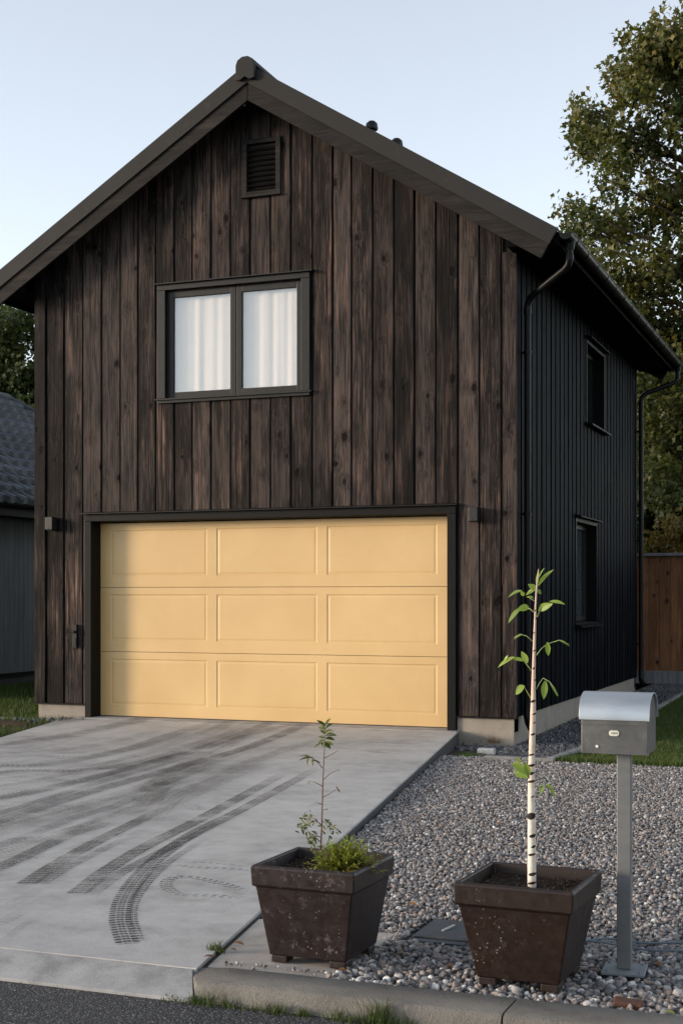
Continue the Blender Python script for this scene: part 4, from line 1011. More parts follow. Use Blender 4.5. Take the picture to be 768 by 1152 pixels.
# ------------------------------------------------------------------ trees
def leafcloud(lobes, per, size, seed, droop=.3, star=True):
    """lobes: (x,y,z,rx,ry,rz). returns V,T,rnd : leaves of five faces grouped on twigs"""
    rg = np.random.default_rng(seed); C = []; TN = []
    for (x, y, z, rx, ry, rz) in lobes:
        n = int(per*rx*rz/.5); d = rg.normal(size=(n, 3)); d /= np.linalg.norm(d, axis=1)[:, None]; rad = np.minimum(rg.random(n)**.45*(1+rg.normal(0, .07, n)), 1.04); TN.append(np.clip(rg.beta(2, 2.2, n)*.6+rg.uniform(0, .4), 0, 1))
        cl = np.stack([x+d[:, 0]*rad*rx, y+d[:, 1]*rad*ry, z+d[:, 2]*rad*rz], 1); C.append(cl)
    C = np.concatenate(C); K = 16
    P = np.repeat(C, K, 0)+rg.normal(0, size*.85, (len(C)*K, 3))*np.array([.85, .85, 1.15]); tone = np.repeat(np.concatenate(TN), K)
    n = len(P); cn = rg.normal(size=(len(C), 3))*.9+np.array([-.3, -.5, .5]); nr = np.repeat(cn, K, 0)+rg.normal(size=(n, 3))*.65; nr /= np.linalg.norm(nr, axis=1)[:, None]
    a = np.cross(nr, rg.normal(size=(n, 3))); a /= np.linalg.norm(a, axis=1)[:, None]; a[:, 2] -= droop; a /= np.linalg.norm(a, axis=1)[:, None]
    b = np.cross(nr, a); b /= np.linalg.norm(b, axis=1)[:, None]; s = (size*rg.uniform(.55, 1.15, n))[:, None]
    # lobed leaf : stem, side lobe, tip, side lobe (two bent halves)
    p0 = P; p1 = P+a*s*.45+b*s*.42+nr*s*.10; p2 = P+a*s*1.05; p3 = P+a*s*.45-b*s*.42+nr*s*.10; p4 = P+a*s*.62+b*s*.12; p5 = P+a*s*.62-b*s*.12
    V = np.stack([p0, p1, p4, p2, p5, p3], 1).reshape(-1, 3); i = np.arange(n)*6
    T = np.concatenate([np.stack([i, i+1, i+2], 1), np.stack([i, i+2, i+4], 1), np.stack([i+2, i+3, i+4], 1), np.stack([i, i+4, i+5], 1)])
    rn = np.clip(tone*.75+.25*rg.random(n), 0.01, .99); return V, T, np.repeat(rn, 6), C
def tree(name, label, base, height, lobes, per, size, mats, seed, group='trees around the two houses', trunk_r=.22):
    t = thing(name, label, 'tree', base, group); rs = random.Random(seed); bx, by, bz = base
    V, T, r, C = leafcloud(lobes, per, size, seed)
    V = V-np.array(base)
    o = npmesh('crown', V, T, mats, parent=t, rnd=r)
    m_ = MB(); top = Vector((bx+rs.uniform(-.2, .2), by, bz+height)); p0 = Vector(base)
    tr = [p0.lerp(top, k/8)+Vector((rs.uniform(-.08, .08), rs.uniform(-.08, .08), 0))*(k > 0) for k in range(9)]
    m_.tube([p-p0 for p in tr], [trunk_r*(1-.85*k/8)*(1.35 if k == 0 else 1) for k in range(9)], 12)
    m_.build('trunk', M['bark'], t, autosm=60)
    m_ = MB()
    for (x, y, z, rx, ry, rz) in lobes:
        c_ = Vector((x, y, z)); zz = max(bz+height*.25, min(bz+height*.95, z-abs(x-bx)*.45-.4)); k = (zz-bz)/height; s_ = p0.lerp(top, k)
        mid = s_.lerp(c_, .5)+Vector((rs.uniform(-.2, .2), rs.uniform(-.2, .2), .12)); rr = trunk_r*.26*(1-.5*k)
        m_.tube([s_-p0, mid-p0, c_-p0], [rr, rr*.6, rr*.25], 7)
        for q in range(9):
            d = Vector((rs.gauss(0, 1), rs.gauss(0, 1), rs.gauss(0, 1))).normalized(); e = c_+Vector((d.x*rx, d.y*ry, d.z*rz))*.85
            st_ = mid.lerp(c_, rs.uniform(.2, 1)); m_.tube([st_-p0, st_.lerp(e, .5)-p0+Vector((0, 0, .06)), e-p0], [rr*.3, rr*.18, .006], 5, cap=False)
    m_.build('limbs', M['bark'], t, smooth=True)
    return t
def lobe(px, py, r, y, k=1.0, dy=None):
    p = V3(px, py, y); c, s = math.cos(YAW), math.sin(YAW); Z = -p.x*s+p.y*c; q = r*Z/F
    return (p.x, p.y, p.z, q*k, q*(dy or 1), q*k)
rs = random.Random(4)
L = [(748,62,46),(715,68,32),(702,95,24),(660,125,20),(722,110,26),(765,60,36),(672,150,27),(652,140,15),(655,168,18),(700,160,30),(730,165,26),(768,130,34),(690,205,24),(655,250,24),(640,232,12),(648,270,16),(690,262,34),(735,235,34),(765,215,42),
     (680,310,34),(720,320,38),(760,300,40),(700,370,36),(745,375,42),(772,400,44),(735,430,40),(700,430,30),(770,480,44),(735,500,34),(745,545,34),
     (810,40,50),(850,90,55),(820,150,50),(860,220,60),(820,270,55),(870,330,60),(820,380,55),(860,450,60),(810,520,50),(800,90,40),(905,150,50),(910,300,60),(905,420,55)]
tb = V3(812, 560, 30.2)
tree('broadleaf_tree', 'tall golden green broadleaf tree rising behind the right roof edge', (tb.x, 30.2, -.06), 12.5,
     [lobe(px, py, r, 30+rs.uniform(-1.2, 1.6), 1, 1.3) for px, py, r in L], 66, .16, M['leaf_autumn'], 11, trunk_r=.26)
L2 = [(735,470,40),(700,480,40),(740,530,40),(775,560,40),(715,560,36),(735,400,36),(765,430,40),(700,400,34),(690,520,34),(735,600,34),(765,610,34),(700,610,40),(800,590,45),(830,540,50),(850,600,50),(880,500,50),(650,560,50),(660,480,45)]
tb = V3(735, 600, 33)
tree('dark_green_tree', 'dense dark green tree between the house and the fence top', (tb.x, 33, -.06), 6.0,
     [lobe(px, py, r, 33+rs.uniform(-1, 1), 1, 1.3) for px, py, r in L2], 85, .19, M['leaf_dark'], 12, trunk_r=.18)
L3 = [(755,600,20),(775,590,22),(740,615,14),(765,620,20),(800,605,26),(825,600,26)]
tb = V3(770, 600, 27)
tree('yellow_bush', 'low yellowing bush showing just above the brown fence', (tb.x, 27, -.06), 2.2,
     [lobe(px, py, r, 27+rs.uniform(-.3, .3), 1, 1.2) for px, py, r in L3], 100, .11, M['leaf_yellow'], 13, trunk_r=.06)
L4 = [(5,375,26),(25,360,20),(10,410,22),(30,425,24),(5,445,26),(30,470,22),(-25,390,40),(-30,440,40),(55,440,30),(60,380,28),(90,420,34),(-10,350,20),(-60,370,40)]
tb = V3(15, 470, 36)
tree('green_tree', 'leafy green tree behind the tiled roof on the left', (tb.x, 36, -.06), 8.0,
     [lobe(px, py, r, 36+rs.uniform(-1, 1), 1, 1.3) for px, py, r in L4], 75, .2, M['leaf_mid'], 14, trunk_r=.2)

# ------------------------------------------------------------------ small plants
def leafblade(m_, base, d, length, width, droop=.5, fold=.25, seg=5, up=Vector((0, 0, 1)), rnd=.5):
    base = Vector(base); d = Vector(d).normalized(); side = d.cross(up)
    if side.length < .05: side = d.orthogonal()
    side.normalize(); vs = []; fs = []; p = base.copy(); dirn = d.copy(); st_ = length/seg
    for i in range(seg+1):
        t = i/seg; w_ = width*.5*max(.04, math.sin(math.pi*min(1, t*.96+.03))**.8*(1-.25*t)); nrm = side.cross(dirn).normalized()
        vs += [p-side*w_+nrm*w_*fold, p, p+side*w_+nrm*w_*fold]
        dirn = (dirn+Vector((0, 0, -droop/seg*1.6))).normalized(); p = p+dirn*st_
    for i in range(seg):
        for k in (0, 1): fs.append((i*3+k, i*3+k+1, i*3+k+4, i*3+k+3))
    m_.add(vs, fs, rnd=rnd)
def pot(name_label, cx, cy, zb, rot, mat, half_top, half_bot, h, group):
    t = thing('planter', name_label, 'planter', (cx, cy, zb), group); t.rotation_euler = (0, 0, rot)
    m_ = MB(); hr = .088; lip = .022; th = .022
    def ring(hf, z): return [(-hf, -hf, z), (hf, -hf, z), (hf, hf, z), (-hf, hf, z)]
    hm = half_top-.016
    tiers = [ring(half_bot, .030), ring(half_bot+(hm-half_bot)*1.0, h-hr), ring(half_top-.004, h-hr+.003), ring(half_top, h-.012), ring(half_top-.006, h), ring(half_top-th, h), ring(half_top-th-.012, h-.10), ring(half_top-th-.014, h-.11)]
    vs = [p for r_ in tiers for p in r_]; fs = [(3, 2, 1, 0)]
    for q in range(len(tiers)-1):
        for k in range(4): fs.append((q*4+k, q*4+(k+1) % 4, q*4+4+(k+1) % 4, q*4+4+k))
    m_.add(vs, fs); m_.build('planter_body', mat, t, bevel=.006)
    for sx in (-1, 1):
        for sy in (-1, 1):
            m_ = MB(); q = half_bot-.04; m_.box(sx*q-.035, sx*q+.035, sy*q-.035, sy*q+.035, 0, .029); m_.build('foot', mat, t, bevel=.004)
    # soil
    n = 30; hs = half_top-th-.014; V = []; Fc = []
    for j in range(n+1):
        for i in range(n+1):
            x = -hs+2*hs*i/n; y = -hs+2*hs*j/n; V.append((x, y, h-.045+.010*noise.noise(Vector((x*22+cx, y*22, 0)))+.008*noise.noise(Vector((x*60, y*60, 3)))))
    for j in range(n):
        for i in range(n): Fc.append((j*(n+1)+i, j*(n+1)+i+1, (j+1)*(n+1)+i+1, (j+1)*(n+1)+i))
    m_ = MB(); m_.add(V, Fc)
    so_ = m_.build('soil', M['soil'], t, smooth=True)
    X = rng.uniform(-hs, hs, 420); Y = rng.uniform(-hs, hs, 420); V, Fc, r = stones(np.stack([X, Y, np.full(420, h-.042)+rng.uniform(-.004, .006, 420)], 1), rng.uniform(.003, .009, 420), ICO1, squash=(.3, .6))
    o = npmesh('soil_crumbs', V, Fc, M['crumb'], parent=t, rnd=r); o['kind'] = 'stuff'
    return t
def crumb():
    t = NT('bark_crumbs'); col = t.ramp(t.attr(), [(0, (.008,.006,.005)), (.6, (.03,.017,.011)), (.85, (.09,.045,.026)), (1, (.22,.15,.11))]); t.base(col); t.set(.9, 0, .3); return t.m
M['crumb'] = crumb()
PG = 'square planters by the kerb'
pot('maroon brown planter with white splashes, holding a thin sapling, nearer the driveway', -2.155, 5.37, -.006, R(-1.5), M['pot1'], .230, .170, .406, PG)
pot('plain brown planter holding the young birch, next to the mailbox post', -1.272, 5.335, -.002, R(-2.5), M['pot2'], .235, .163, .404, PG)

# young birch
BX, BY = -1.262, 5.345
def bp(px, py, dy=0.0): return V3(px, py, BY+dy)
B0 = Vector((BX, BY, .33))
bt = thing('young_birch', 'slim young birch with white banded trunk growing in the right planter', 'sapling', tuple(B0))
axis = [(598,1004,5.0),(598,960,4.8),(597.5,900,4.2),(598,850,3.7),(599.5,800,3.1),(600,760,2.2),(601,720,1.65),(602,690,1.2),(603,665,.85),(605,645,.5),(605.5,640,.3)]
pm = 1/287.0; m_ = MB()
P = [bp(a, b)-B0 for a, b, r_ in axis]; P2 = []; RR = []
for i in range(len(P)-1):
    for k in range(6):
        t_ = k/6; P2.append(P[i].lerp(P[i+1], t_)); RR.append((axis[i][2]+(axis[i+1][2]-axis[i][2])*t_)*pm*(1+random.uniform(-.03, .03)))
P2.append(P[-1]); RR.append(axis[-1][2]*pm); m_.tube(P2, RR, 14)
m_.build('trunk', M['birch'], bt, smooth=True)
def trunk_at(py):
    for (a, b, r0), (c_, d_, r1) in zip(axis[:-1], axis[1:]):
        if d_ <= py <= b: t_ = (b-py)/(b-d_); return a+(c_-a)*t_, (r0+(r1-r0)*t_)*pm
    return axis[-1][0], .001
rb = random.Random(5)
for py, th0, spn, hh in [(640+47,0,2.5,2),(696,1,2,1.5),(712,-.5,2,1.5),(732,.3,2.5,2),(742,2,2,2),(752,.2,2,2.4),(765,1.2,2,1.6),(789,.0,3.4,3.2),(803,.8,2.4,2.2),(813,.9,1.6,1.6),(826,.4,2.6,2.4),(849,.0,3.2,2),(861,.1,4,3),(870,.0,4,2.6),(879,.2,4,2.8),(896,.6,1.4,2),(918,.05,4.6,8),(940,.5,2.6,4.5),(952,.7,1.8,3),(961,.2,2.8,3),(983,.45,3.0,4.0),(993,.3,3.2,3.2)]:
    x_, rr = trunk_at(py); c_ = bp(x_, py)-B0; m2 = MB(); n = 12; vs = []; fs = []
    th_c = -math.pi/2-YAW*0+th0
    for i in range(n+1):
        u = i/n-.5; th = th_c+u*spn*.75; prof = math.cos(u*math.pi)**.6 if abs(u) < .5 else 0; hz = hh*pm*.5*max(.12, prof)*rb.uniform(.8, 1.15); k_ = u*.006
        for zz, ro in ((-hz, .0002), (0, .0011), (hz, .0002)):
            vs.append((c_.x+math.cos(th)*(rr*1.02+ro), c_.y+math.sin(th)*(rr*1.02+ro), c_.z+zz+k_))
    for i in range(n):
        for k in (0, 1): fs.append((i*3+k, i*3+k+1, i*3+k+4, i*3+k+3))
    m2.add(vs, fs); m2.build('dark_band', M['birchmark'], bt, smooth=True)
m_ = MB(); m3 = MB()
def zpx(X, Y): return (540+X/3.368, 620+Y/3.368)
br = [ # points in the enlarged crop (x3.368 from 540,620) ; leaves (start, end, width px)
 ([(193,560),(178,535),(165,513)], [((168,512),(132,540),34,.1)]),
 ([(212,525),(225,500),(238,482),(262,495),(280,520),(296,548)], [((246,492),(240,560),28,-.1),((262,497),(296,550),10,0)]),
 ([(194,455),(180,435),(168,420)], [((178,425),(160,380),26,.1),((165,418),(118,400),16,.1),((130,402),(64,434),18,0),((105,396),(88,428),14,.1)]),
 ([(213,395),(232,370),(255,352),(300,338),(338,354)], [((254,345),(258,396),22,.0),((295,337),(340,356),9,.1)]),
 ([(198,342),(175,322),(150,315),(127,328)], [((160,317),(126,330),10,.1)]),
 ([(216,250),(226,225),(240,215)], [((222,228),(270,192),34,0),((262,192),(322,194),16,.1)]),
 ([(204,232),(190,220),(175,215)], [((185,218),(140,215),34,0),((155,216),(103,268),24,.1)]),
 ([(206,190),(190,180),(180,172)], [((206,150),(172,162),22,0),((200,178),(175,170),12,.1),((165,170),(155,150),18,.1),((158,150),(104,168),16,.1)]),
 ([(214,160),(218,140)], [((212,150),(185,122),26,0),((216,150),(232,160),18,.2),((216,135),(270,64),20,0),((214,130),(220,75),14,.1),((218,110),(240,60),6,.2)]),
 ([(190,850+20),(178,850),(165,830)], [((180,850),(125,800),32,.1),((178,860),(130,832),34,.2),((185,850),(172,800),24,.1)]),
]
for pts, lv_ in br:
    side = rb.uniform(-.02, .02); q = [bp(*zpx(X, Y), dy=side*(i/max(1, len(pts)-1)))-B0 for i, (X, Y) in enumerate(pts)]
    m_ = MB(); m_.tube(q, [.0030]+[.0019]*(len(q)-2)+[.0009], 6); tw_ = m_.build('twig', M['greenstem'], bt, smooth=True); m3 = MB()
    for (s_, e_, w_, dd) in lv_:
        a = bp(*zpx(*s_), dy=side)-B0; b = bp(*zpx(*e_), dy=side+rb.uniform(-.02, .02))-B0; d = b-a
        leafblade(m3, a, d+Vector((0, 0, d.length*.18)), d.length*1.03, max(.009, w_/3.368*pm*1.05), .35, .35, 6, up=Vector((rb.uniform(-.4, .4), -1, .55)), rnd=rb.uniform(.1, .95))
    m3.build('leaves', M['leaf_birch'], tw_, smooth=True)
for (s_, mid_, e_, lf) in (((600,886),(610,884),(617,884),[((616,884),(625,896)),((612,884),(607,894)),((614,883),(622,889))]), ((597,868),(590,862),(585,858),[((588,861),(578,866)),((589,862),(584,873)),((586,859),(577,859)),((590,862),(592,872)),((585,858),(581,853))])):
    m_ = MB(); m3 = MB(); m_.tube([bp(*s_)-B0, bp(*mid_)-B0, bp(*e_)-B0], [.003, .002, .001], 6); tw_ = m_.build('twig', M['greenstem'], bt, smooth=True)
    for a_, b_ in lf:
        a = bp(*a_)-B0; b = bp(*b_)-B0; leafblade(m3, a, b-a+Vector((0, 0, .01)), (b-a).length*1.1, .014, .4, .3, 6, up=Vector((.2, -1, .4)), rnd=.6)
    if lf: m3.build('leaves', M['leaf_birch'], tw_, smooth=True)

# thin sapling in the left planter
SX, SY = -2.20, 5.36
S0 = Vector((SX, SY, .35)); stt = thing('thin_sapling', 'thin bare-stemmed sapling with a leafy tip in the left planter', 'sapling', tuple(S0))
def sp(X, Y, dy=0): return V3(270+X/3.657, 800+Y/3.657, SY+dy)-S0
m_ = MB(); m_.tube([sp(330,660), sp(332,560), sp(336,470), sp(338,380), sp(341,280), sp(345,190), sp(348,130), sp(352,70)], [.0042,.0038,.0034,.0030,.0026,.0021,.0016,.0008], 8)
for pts in ([(338,310),(310,295),(285,290)],[(340,285),(370,258),(402,243)],[(341,355),(370,340),(400,320)],[(337,385),(318,378),(302,380)],[(338,410),(352,404),(362,402)],[(345,195),(370,182),(405,162)],[(338,235),(322,215),(300,195),(262,183),(240,185)],[(334,470),(300,440),(262,450)],[(333,500),(372,470),(400,490)],[(332,540),(290,510),(262,470)],[(332,520),(290,505),(270,520)],[(285,290),(282,298)],[(400,320),(408,330)],[(400,318),(395,308)],[(336,450),(350,462),(370,460)]):
    dy = rb.uniform(-.03, .03); q = [sp(X, Y, dy*i/max(1, len(pts)-1)) for i, (X, Y) in enumerate(pts)]; m_.tube(q, [.0022]+[.0014]*(len(q)-2)+[.0007], 5)
m_.build('stem', M['twig'], stt, smooth=True)
m3 = MB()
def lf(X0, Y0, X1, Y1, w_, mat=None, dy=0):
    a, b = sp(X0, Y0, dy), sp(X1, Y1, dy+rb.uniform(-.02, .02)); d = b-a
    leafblade(m3, a, d+Vector((0, 0, d.length*.15)), d.length, w_*pm*.27*.85, .5, .45, 5, up=Vector((rb.uniform(-.5, .5), -1, .6)), rnd=rb.uniform(.05, .95))
for a in ((350,62,322,28,20),(352,60,368,26,20),(348,75,322,58,20),(352,82,344,48,18),(352,92,382,68,22),(352,102,397,84,24),(350,112,324,94,22),(352,115,392,108,24),(350,125,386,128,24),(350,128,377,152,26),(348,125,338,152,24),(346,122,316,120,20),(346,130,297,140,14),(352,130,360,150,18),(350,95,333,72,20),(353,72,376,46,16),
          (300,192,238,186,14),(285,188,274,222,20),(300,194,300,226,14),(285,186,250,175,10),(330,215,296,190,10),(285,290,280,305,8),(400,320,412,330,12),(400,316,392,310,8),(402,243,408,246,6),(372,180,384,176,7),(352,404,362,408,8),(285,408,292,412,6)):
    lf(*a)
for k in range(105):
    cx_, cy_ = rb.choice([(262,455),(250,478),(285,440),(275,500),(300,520),(310,480),(360,470),(385,490),(370,520),(355,555),(300,545),(345,590)])
    x0_, y0_ = cx_+rb.gauss(0, 10), cy_+rb.gauss(0, 12); a_ = rb.uniform(0, 6.3); l_ = rb.uniform(14, 30); lf(x0_, y0_, x0_+math.cos(a_)*l_, y0_+math.sin(a_)*l_*.8, rb.uniform(9, 15), dy=rb.uniform(-.04, .04))
m3.build('leaves', M['leaf_sap'], stt, smooth=True)

# dwarf shrub in the left planter
C0 = V3(270+425/3.657, 800+600/3.657, 5.33); sh_ = thing('dwarf_shrub', 'small dense yellow green shrub beside the thin sapling in the left planter', 'shrub', (C0.x, 5.33, .365))
m3 = MB(); m_ = MB()
for k in range(210):
    th = rb.uniform(0, 2*math.pi); el = rb.uniform(.0, 1.35); l = rb.uniform(.075, .145)*(1.1 if math.cos(th) > 0 else .95)
    d = Vector((math.cos(th)*math.cos(el)*1.25, math.sin(th)*math.cos(el)*.8, math.sin(el)*.95)); e = d*l; m_.tube([(0, 0, 0), e*.5+Vector((0, 0, .004)), e], [.0012, .0010, .0006], 4, cap=False)
    for q in range(16):
        t_ = .3+.7*q/15; p = e*t_; dd = (d.normalized()+Vector((rb.gauss(0, .8), rb.gauss(0, .8), rb.gauss(0, .6)))).normalized()
        leafblade(m3, p, dd, rb.uniform(.011, .019), .0105, .1, .2, 2, rnd=min(.98, max(.03, rb.gauss(.35+.4*t_, .2))))
m_.build('stems', M['twig'], sh_); m3.build('leaves', M['leaf_shrub'], sh_)

# ------------------------------------------------------------------ mailbox
mbx = thing('mailbox', 'zinc letter box with a rounded bright lid on a grey steel post', 'mailbox', (-.948, 5.62, -.014))
m_ = MB(); m_.box(-.028, .028, -.022, .022, .012, .899); m_.build('post', M['mb_post'], mbx, bevel=.003)
m_ = MB(); m_.box(-.085, .085, -.085, .085, 0, .012); pl = m_.build('base_plate', M['mb_plate'], mbx, bevel=.002); pl.rotation_euler = (0, 0, R(4))
for sx in (-1, 1):
    for sy in (-1, 1):
        m2 = MB(); m2.tube([(sx*.066, sy*.066, .012), (sx*.066, sy*.066, .020)], .007, 6); m2.build('bolt', M['mb_plate'], pl)
x0, x1, y0, y1 = -.160, .108, -.092, .128; zb, zf = .886, 1.032
m_ = MB(); n = 16
arc = [(y0+(y1-y0)*(.5-.5*math.cos(math.pi*k/n)), zf+.092*math.sin(math.pi*k/n)**.85) for k in range(n+1)]
body = [(y0, zb), (y1, zb)]+[(y, z-.004) for y, z in arc[::-1]]
m_.prism(body, 'x', x0+.003, x1-.003); bx_ = m_.build('box_body', M['mb_body'], mbx, bevel=.002)
m_ = MB(); o_ = [(y0-.007, zf-.012), (y0-.007, zf+.003)]+[(y+(-.004 if y < (y0+y1)/2 else .004), z+.003) for y, z in arc[1:-1]]+[(y1+.006, zf+.003), (y1+.006, zf-.012), (y1+.002, zf-.012)]+[(y, z-.001) for y, z in arc[::-1][1:-1]]+[(y0-.003, zf-.012)]
m_.prism(o_, 'x', x0-.006, x1+.006); m_.build('lid', M['mb_lid'], mbx, autosm=30, bevel=.001)
m_ = MB(); m_.box(x0, x1, y0-.004, y0-.0005, zf-.030, zf-.024); m_.box(x0+.001, x1-.001, y0-.003, y0-.0005, zb, zb+.006); m_.build('front_seam', M['mb_body'], bx_)
def rrect(m2, cx, cz, w_, h_, y, t_, r_=.006):
    pts = []
    for (sx, sz, a0) in ((1, 1, 0), (-1, 1, 90), (-1, -1, 180), (1, -1, 270)):
        for k in range(5): a = R(a0+k*22.5); pts.append((cx+sx*(w_/2-r_)+r_*math.cos(a), cz+sz*(h_/2-r_)+r_*math.sin(a)))
    m2.prism(pts, 'y', y-t_, y)
m_ = MB(); rrect(m_, -.026, zb+.083, .040, .022, y0-.0015, .003, .009); lb = m_.build('name_plate', M['label'], mbx)
m_ = MB(); 
for k, xx in enumerate((-.036, -.030, -.0255, -.020, -.0145)): m_.box(xx, xx+.0032, y0-.0052, y0-.0047, zb+.080+(k % 2)*.001, zb+.0865)
m_.build('worn_print', M['mb_post'], lb)
m_ = MB(); m_.tube([(-.094, y0, zb+.028), (-.094, y0-.004, zb+.028)], .006, 14); m_.build('lock', M['white'], mbx)

# ------------------------------------------------------------------ small ground things
m_ = MB(); m_.box(-1.95, -1.65, 5.80, 6.24, -.06, -.028); dl = m_.build('drain_cover', M['plastic'], bevel=.004); dl['label'] = 'flat grey plastic drain cover in the gravel between the planters'; dl['category'] = 'drain cover'
m_ = MB(); m_.box(-1.935, -1.665, 5.89, 6.225, -.027, -.016); m_.box(-1.92, -1.68, 5.815, 5.86, -.027, -.020); m_.build('raised_lid', M['plastic'], dl, bevel=.003)
m_ = MB(); m_.hexa([(-1.835, 6.0, -.0155), (-1.825, 6.0, -.0155), (-1.805, 6.12, -.0155), (-1.815, 6.12, -.0155), (-1.835, 6.0, -.010), (-1.825, 6.0, -.010), (-1.805, 6.12, -.010), (-1.815, 6.12, -.010)]); m_.build('lid_handle', M['block'], dl)
def leaf_on_ground(px, py, L_, W_, mat, label, z=-.02, group='fallen leaves'):
    x, y = G(px, py, z); m2 = MB(); leafblade(m2, (-L_/2, 0, .004), (1, .1, .25), L_, W_, .35, .35, 6, rnd=rb.uniform(.1, .9)); o = m2.build('fallen_leaf', mat, smooth=True)
    o.location = (x, y, z+.004); o.rotation_euler = (rb.uniform(-.2, .2), 0, rb.uniform(-.6, .6)); tag(o, label, 'leaf', group); return o
leaf_on_ground(463, 1019, .06, .040, M['orange'], 'bright orange fallen leaf on the gravel above the drain cover', -.012)
leaf_on_ground(236, 1079, .05, .028, M['dry'], 'brown dry leaf curled at the kerb end by the driveway corner', 0)
leaf_on_ground(268, 1064, .055, .03, M['dry'], 'reddish dry leaf on the concrete pad left of the left planter', -.005)
leaf_on_ground(262, 1071, .035, .02, M['dry'], 'smaller dry leaf on the pad nearer the kerb', -.005)
leaf_on_ground(384, 1094, .04, .026, M['dry'], 'pale dry leaf in the gravel right in front of the left planter', -.005)
leaf_on_ground(740, 1089, .06, .045, M['dry'], 'rust coloured dry leaf in the gravel right of the post base', -.02)
leaf_on_ground(754, 1143, .04, .03, M['leaf_shrub'], 'yellow green leaf on the gravel at the kerb, right corner', .0)
leaf_on_ground(505, 1090, .045, .028, M['dry'], 'brown dry leaf on the gravel just left of the birch planter', -.008)
leaf_on_ground(560, 928, .05, .03, M['dry'], 'dry leaf lying on the open gravel behind the birch planter', -.03)
leaf_on_ground(668, 1092, .045, .03, M['dry'], 'brown dry leaf between the birch planter and the post base', -.008)
leaf_on_ground(452, 1075, .04, .025, M['dry'], 'small dry leaf on the gravel right of the left planter', -.01)
x, y = G(705, 1131, 0)
def lump(name, mat, loc, sx, sy, sz, label, cat, rot=0):
    v = ICO2[0].copy(); rg = np.random.default_rng(int(abs(loc[0]*1000)))
    for _ in range(6):
        e = rg.normal(size=3); e /= np.linalg.norm(e); h = rg.uniform(.5, .75); p = v@e; v = v-np.clip(p-h, 0, None)[:, None]*e
    o = npmesh(name, v*np.array([sx, sy, sz]), ICO2[1], mat); o.location = loc; o.rotation_euler = (0, 0, rot); tag(o, label, cat); return o
m_ = MB(); m_.box(-.055, .055, -.03, .03, -.02, .018); o = m_.build('brick_fragment', M['brick'], bevel=.008); o.location = (x, y+.03, -.008); o.rotation_euler = (.1, .08, .1); tag(o, 'rust brown brick fragment in the gravel by the kerb', 'brick')
x, y = G(547, 850, -.10)
m_ = MB(); m_.box(-.085, .085, -.06, .06, -.05, .055); o = m_.build('stone_block', M['block'], bevel=.008); o.location = (x, y, -.085); o.rotation_euler = (0, 0, .12); tag(o, 'small pale grey concrete block lying near the right foundation corner', 'block')
def tuft(px, py, n, r_, h0, h1, label, z=-.075, mat='grass', group='weeds and grass tufts', wd=.0035):
    x, y = G(px, py, z); y = min(y, 4.782) if z == -.075 else y; X = rng.normal(0, r_, n); Y = rng.normal(0, r_*.45, n); V, T_, rr = blades(X, Y, np.zeros(n), h0, h1, wd, 1.0)
    o = npmesh('grass_tuft', V, T_, M[mat], rnd=rr); o.location = (x, y, z); tag(o, label, 'weed', group); return o
tuft(252, 1122, 70, .040, .02, .06, 'grass tuft at the kerb foot nearest the driveway')
tuft(278, 1126, 40, .03, .01, .035, 'low mossy tuft along the kerb foot below the left planter')
tuft(322, 1134, 70, .035, .02, .055, 'bright tuft at the kerb foot below the right side of the left planter')
tuft(300, 1130, 30, .035, .01, .04, 'thin grass line at the kerb foot between two tufts')
tuft(428, 1152, 110, .028, .04, .13, 'tall grass tuft at the kerb foot, bottom centre')
tuft(405, 1150, 60, .03, .02, .05, 'short sparse tuft left of the tall kerb tuft')
tuft(350, 1138, 70, .016, .01, .04, 'mossy green tuft at the kerb foot right of the bright one')
tuft(385, 1144, 45, .03, .02, .06, 'leafy tuft at the kerb foot below the gap between the planters')
tuft(460, 1152, 60, .03, .02, .07, 'sparse tuft at the kerb foot right of the tall one')
tuft(238, 1116, 80, .02, .01, .04, 'small tuft at the kerb foot next to the kerb end')
#tuft(330, 1134, 120, .10, .005, .022, 'thin line of moss and sprouts along the kerb foot')
tuft(243, 1072, 90, .022, .02, .06, 'small weed in the joint at the driveway corner', -.01)
tuft(222, 1110, 60, .03, .01, .03, 'tiny tuft under the rounded kerb end')
for i, (px, lab) in enumerate(((640, 'small weed between the stones behind the birch planter'),)):
    tuft(676, 1063, 40, .02, .01, .03, lab, -.04)
tuft(312+2, 935, 10, .01, .01, .02, 'tiny seedling at the driveway edge', -.05)
# moss and dry stalks at the foundation
x, y = G(531, 852, -.10); m_ = MB(); n = 26; V = []; Fc = []
for j in range(n+1):
    for i in range(n+1):
        u, v_ = i/n*2-1, j/n*2-1; r2 = min(1, u*u+v_*v_); V.append((u*.17, v_*.12, .05*(1-r2)**.7*(.6+.8*noise.noise(Vector((u*3, v_*3, 1))))+.006*noise.noise(Vector((u*14, v_*14, 2)))-.004))
for j in range(n):
    for i in range(n): Fc.append((j*(n+1)+i, j*(n+1)+i+1, (j+1)*(n+1)+i+1, (j+1)*(n+1)+i))
m_.add(V, Fc); o = m_.build('moss_cushion', M['moss'], smooth=True); o.location = (x, y, -.095); tag(o, 'green moss cushion beside the pale block at the foundation corner', 'moss')
tuft(531, 850, 300, .08, .01, .03, 'short green tuft growing over the moss cushion', -.09, 'grass')
tuft(553, 836, 70, .05, .04, .13, 'dry brown stalks against the right foundation', -.12, 'dry', wd=.003)
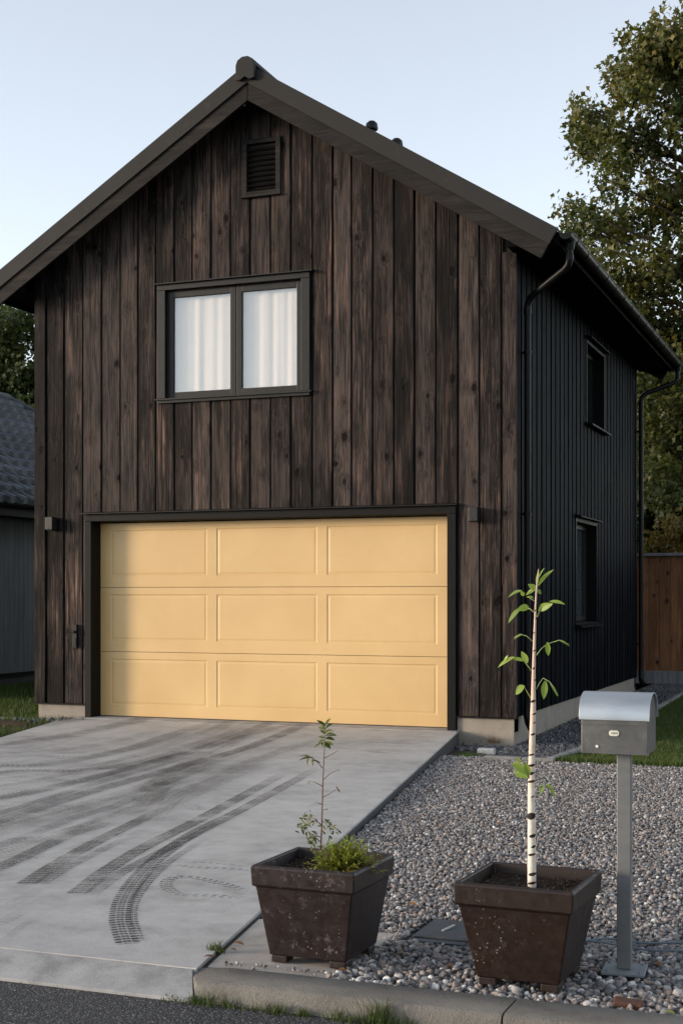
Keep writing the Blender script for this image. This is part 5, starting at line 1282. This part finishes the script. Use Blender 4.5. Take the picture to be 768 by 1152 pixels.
tuft(735, 848, 60, .05, .02, .06, 'loose tuft at the lawn edge behind the mailbox', -.14)
tuft(15, 838, 160, .10, .02, .07, 'grass clump on the left edge of the driveway', -.05)
# dark log edging at the left
x, y = G(8, 818, -.03); m_ = MB(); m_.tube([(-.6, -.05, .03), (-.2, 0, .035), (.1, .0, .03), (.27, .03, .025)], [.055, .06, .055, .04], 12); o = m_.build('timber_log', M['bark'], autosm=50); o.location = (x, y, -.04); tag(o, 'dark brown log lying in the grass left of the driveway', 'log')
m_ = MB(); m_.hexa([(-10.6, 14.75, -.2), (-9.4, 14.72, -.2), (-9.4, 14.80, -.2), (-10.6, 14.83, -.2), (-10.6, 14.75, -.03), (-9.4, 14.72, -.03), (-9.4, 14.80, -.03), (-10.6, 14.83, -.03)])
tag(m_.build('lawn_edging', M['edging'], bevel=.006), 'narrow pale edging in the grass at the left foundation corner', kind='structure')
# drain box and channel at the downpipe
m_ = MB(); m_.box(-3.50, -3.12, 13.02, 13.42, -.20, -.075); m_.box(-3.47, -3.15, 13.05, 13.39, -.074, -.065); o = m_.build('drain_box', M['plastic'], bevel=.006); tag(o, 'flat dark drain box at the front of the chippings strip', 'drain box')
# cables lying in the gravel
for k, (pp, lab) in enumerate(((((655,1065),(690,1062),(730,1066),(790,1068),(880,1076)), 'blue grey cable across the gravel behind the post, farther one'), (((650,1063),(680,1067),(725,1073),(790,1078),(880,1090)), 'blue grey cable across the gravel behind the post, nearer one'))):
    pts = catmull([G(a, b, -.02) for a, b in pp], .05); m_ = MB(); m_.tube([(p.x, p.y, .000+.004*math.sin(i*.9)) for i, p in enumerate(pts)], .0045, 8); tag(m_.build('cable', M['cable'], smooth=True), lab, 'cable', 'cables in the gravel')
# bits on the asphalt and apron
n = 150; X = rng.uniform(-3.6, -1.2, n); Y = rng.uniform(4.45, 4.79, n); V, Fc, r = stones(np.stack([X, Y, np.full(n, -.073)], 1), rng.uniform(.0015, .0045, n), ICO1)
tag(npmesh('grit', V, Fc, M['stone'], rnd=r), 'loose grit along the kerb foot on the asphalt', kind='stuff')
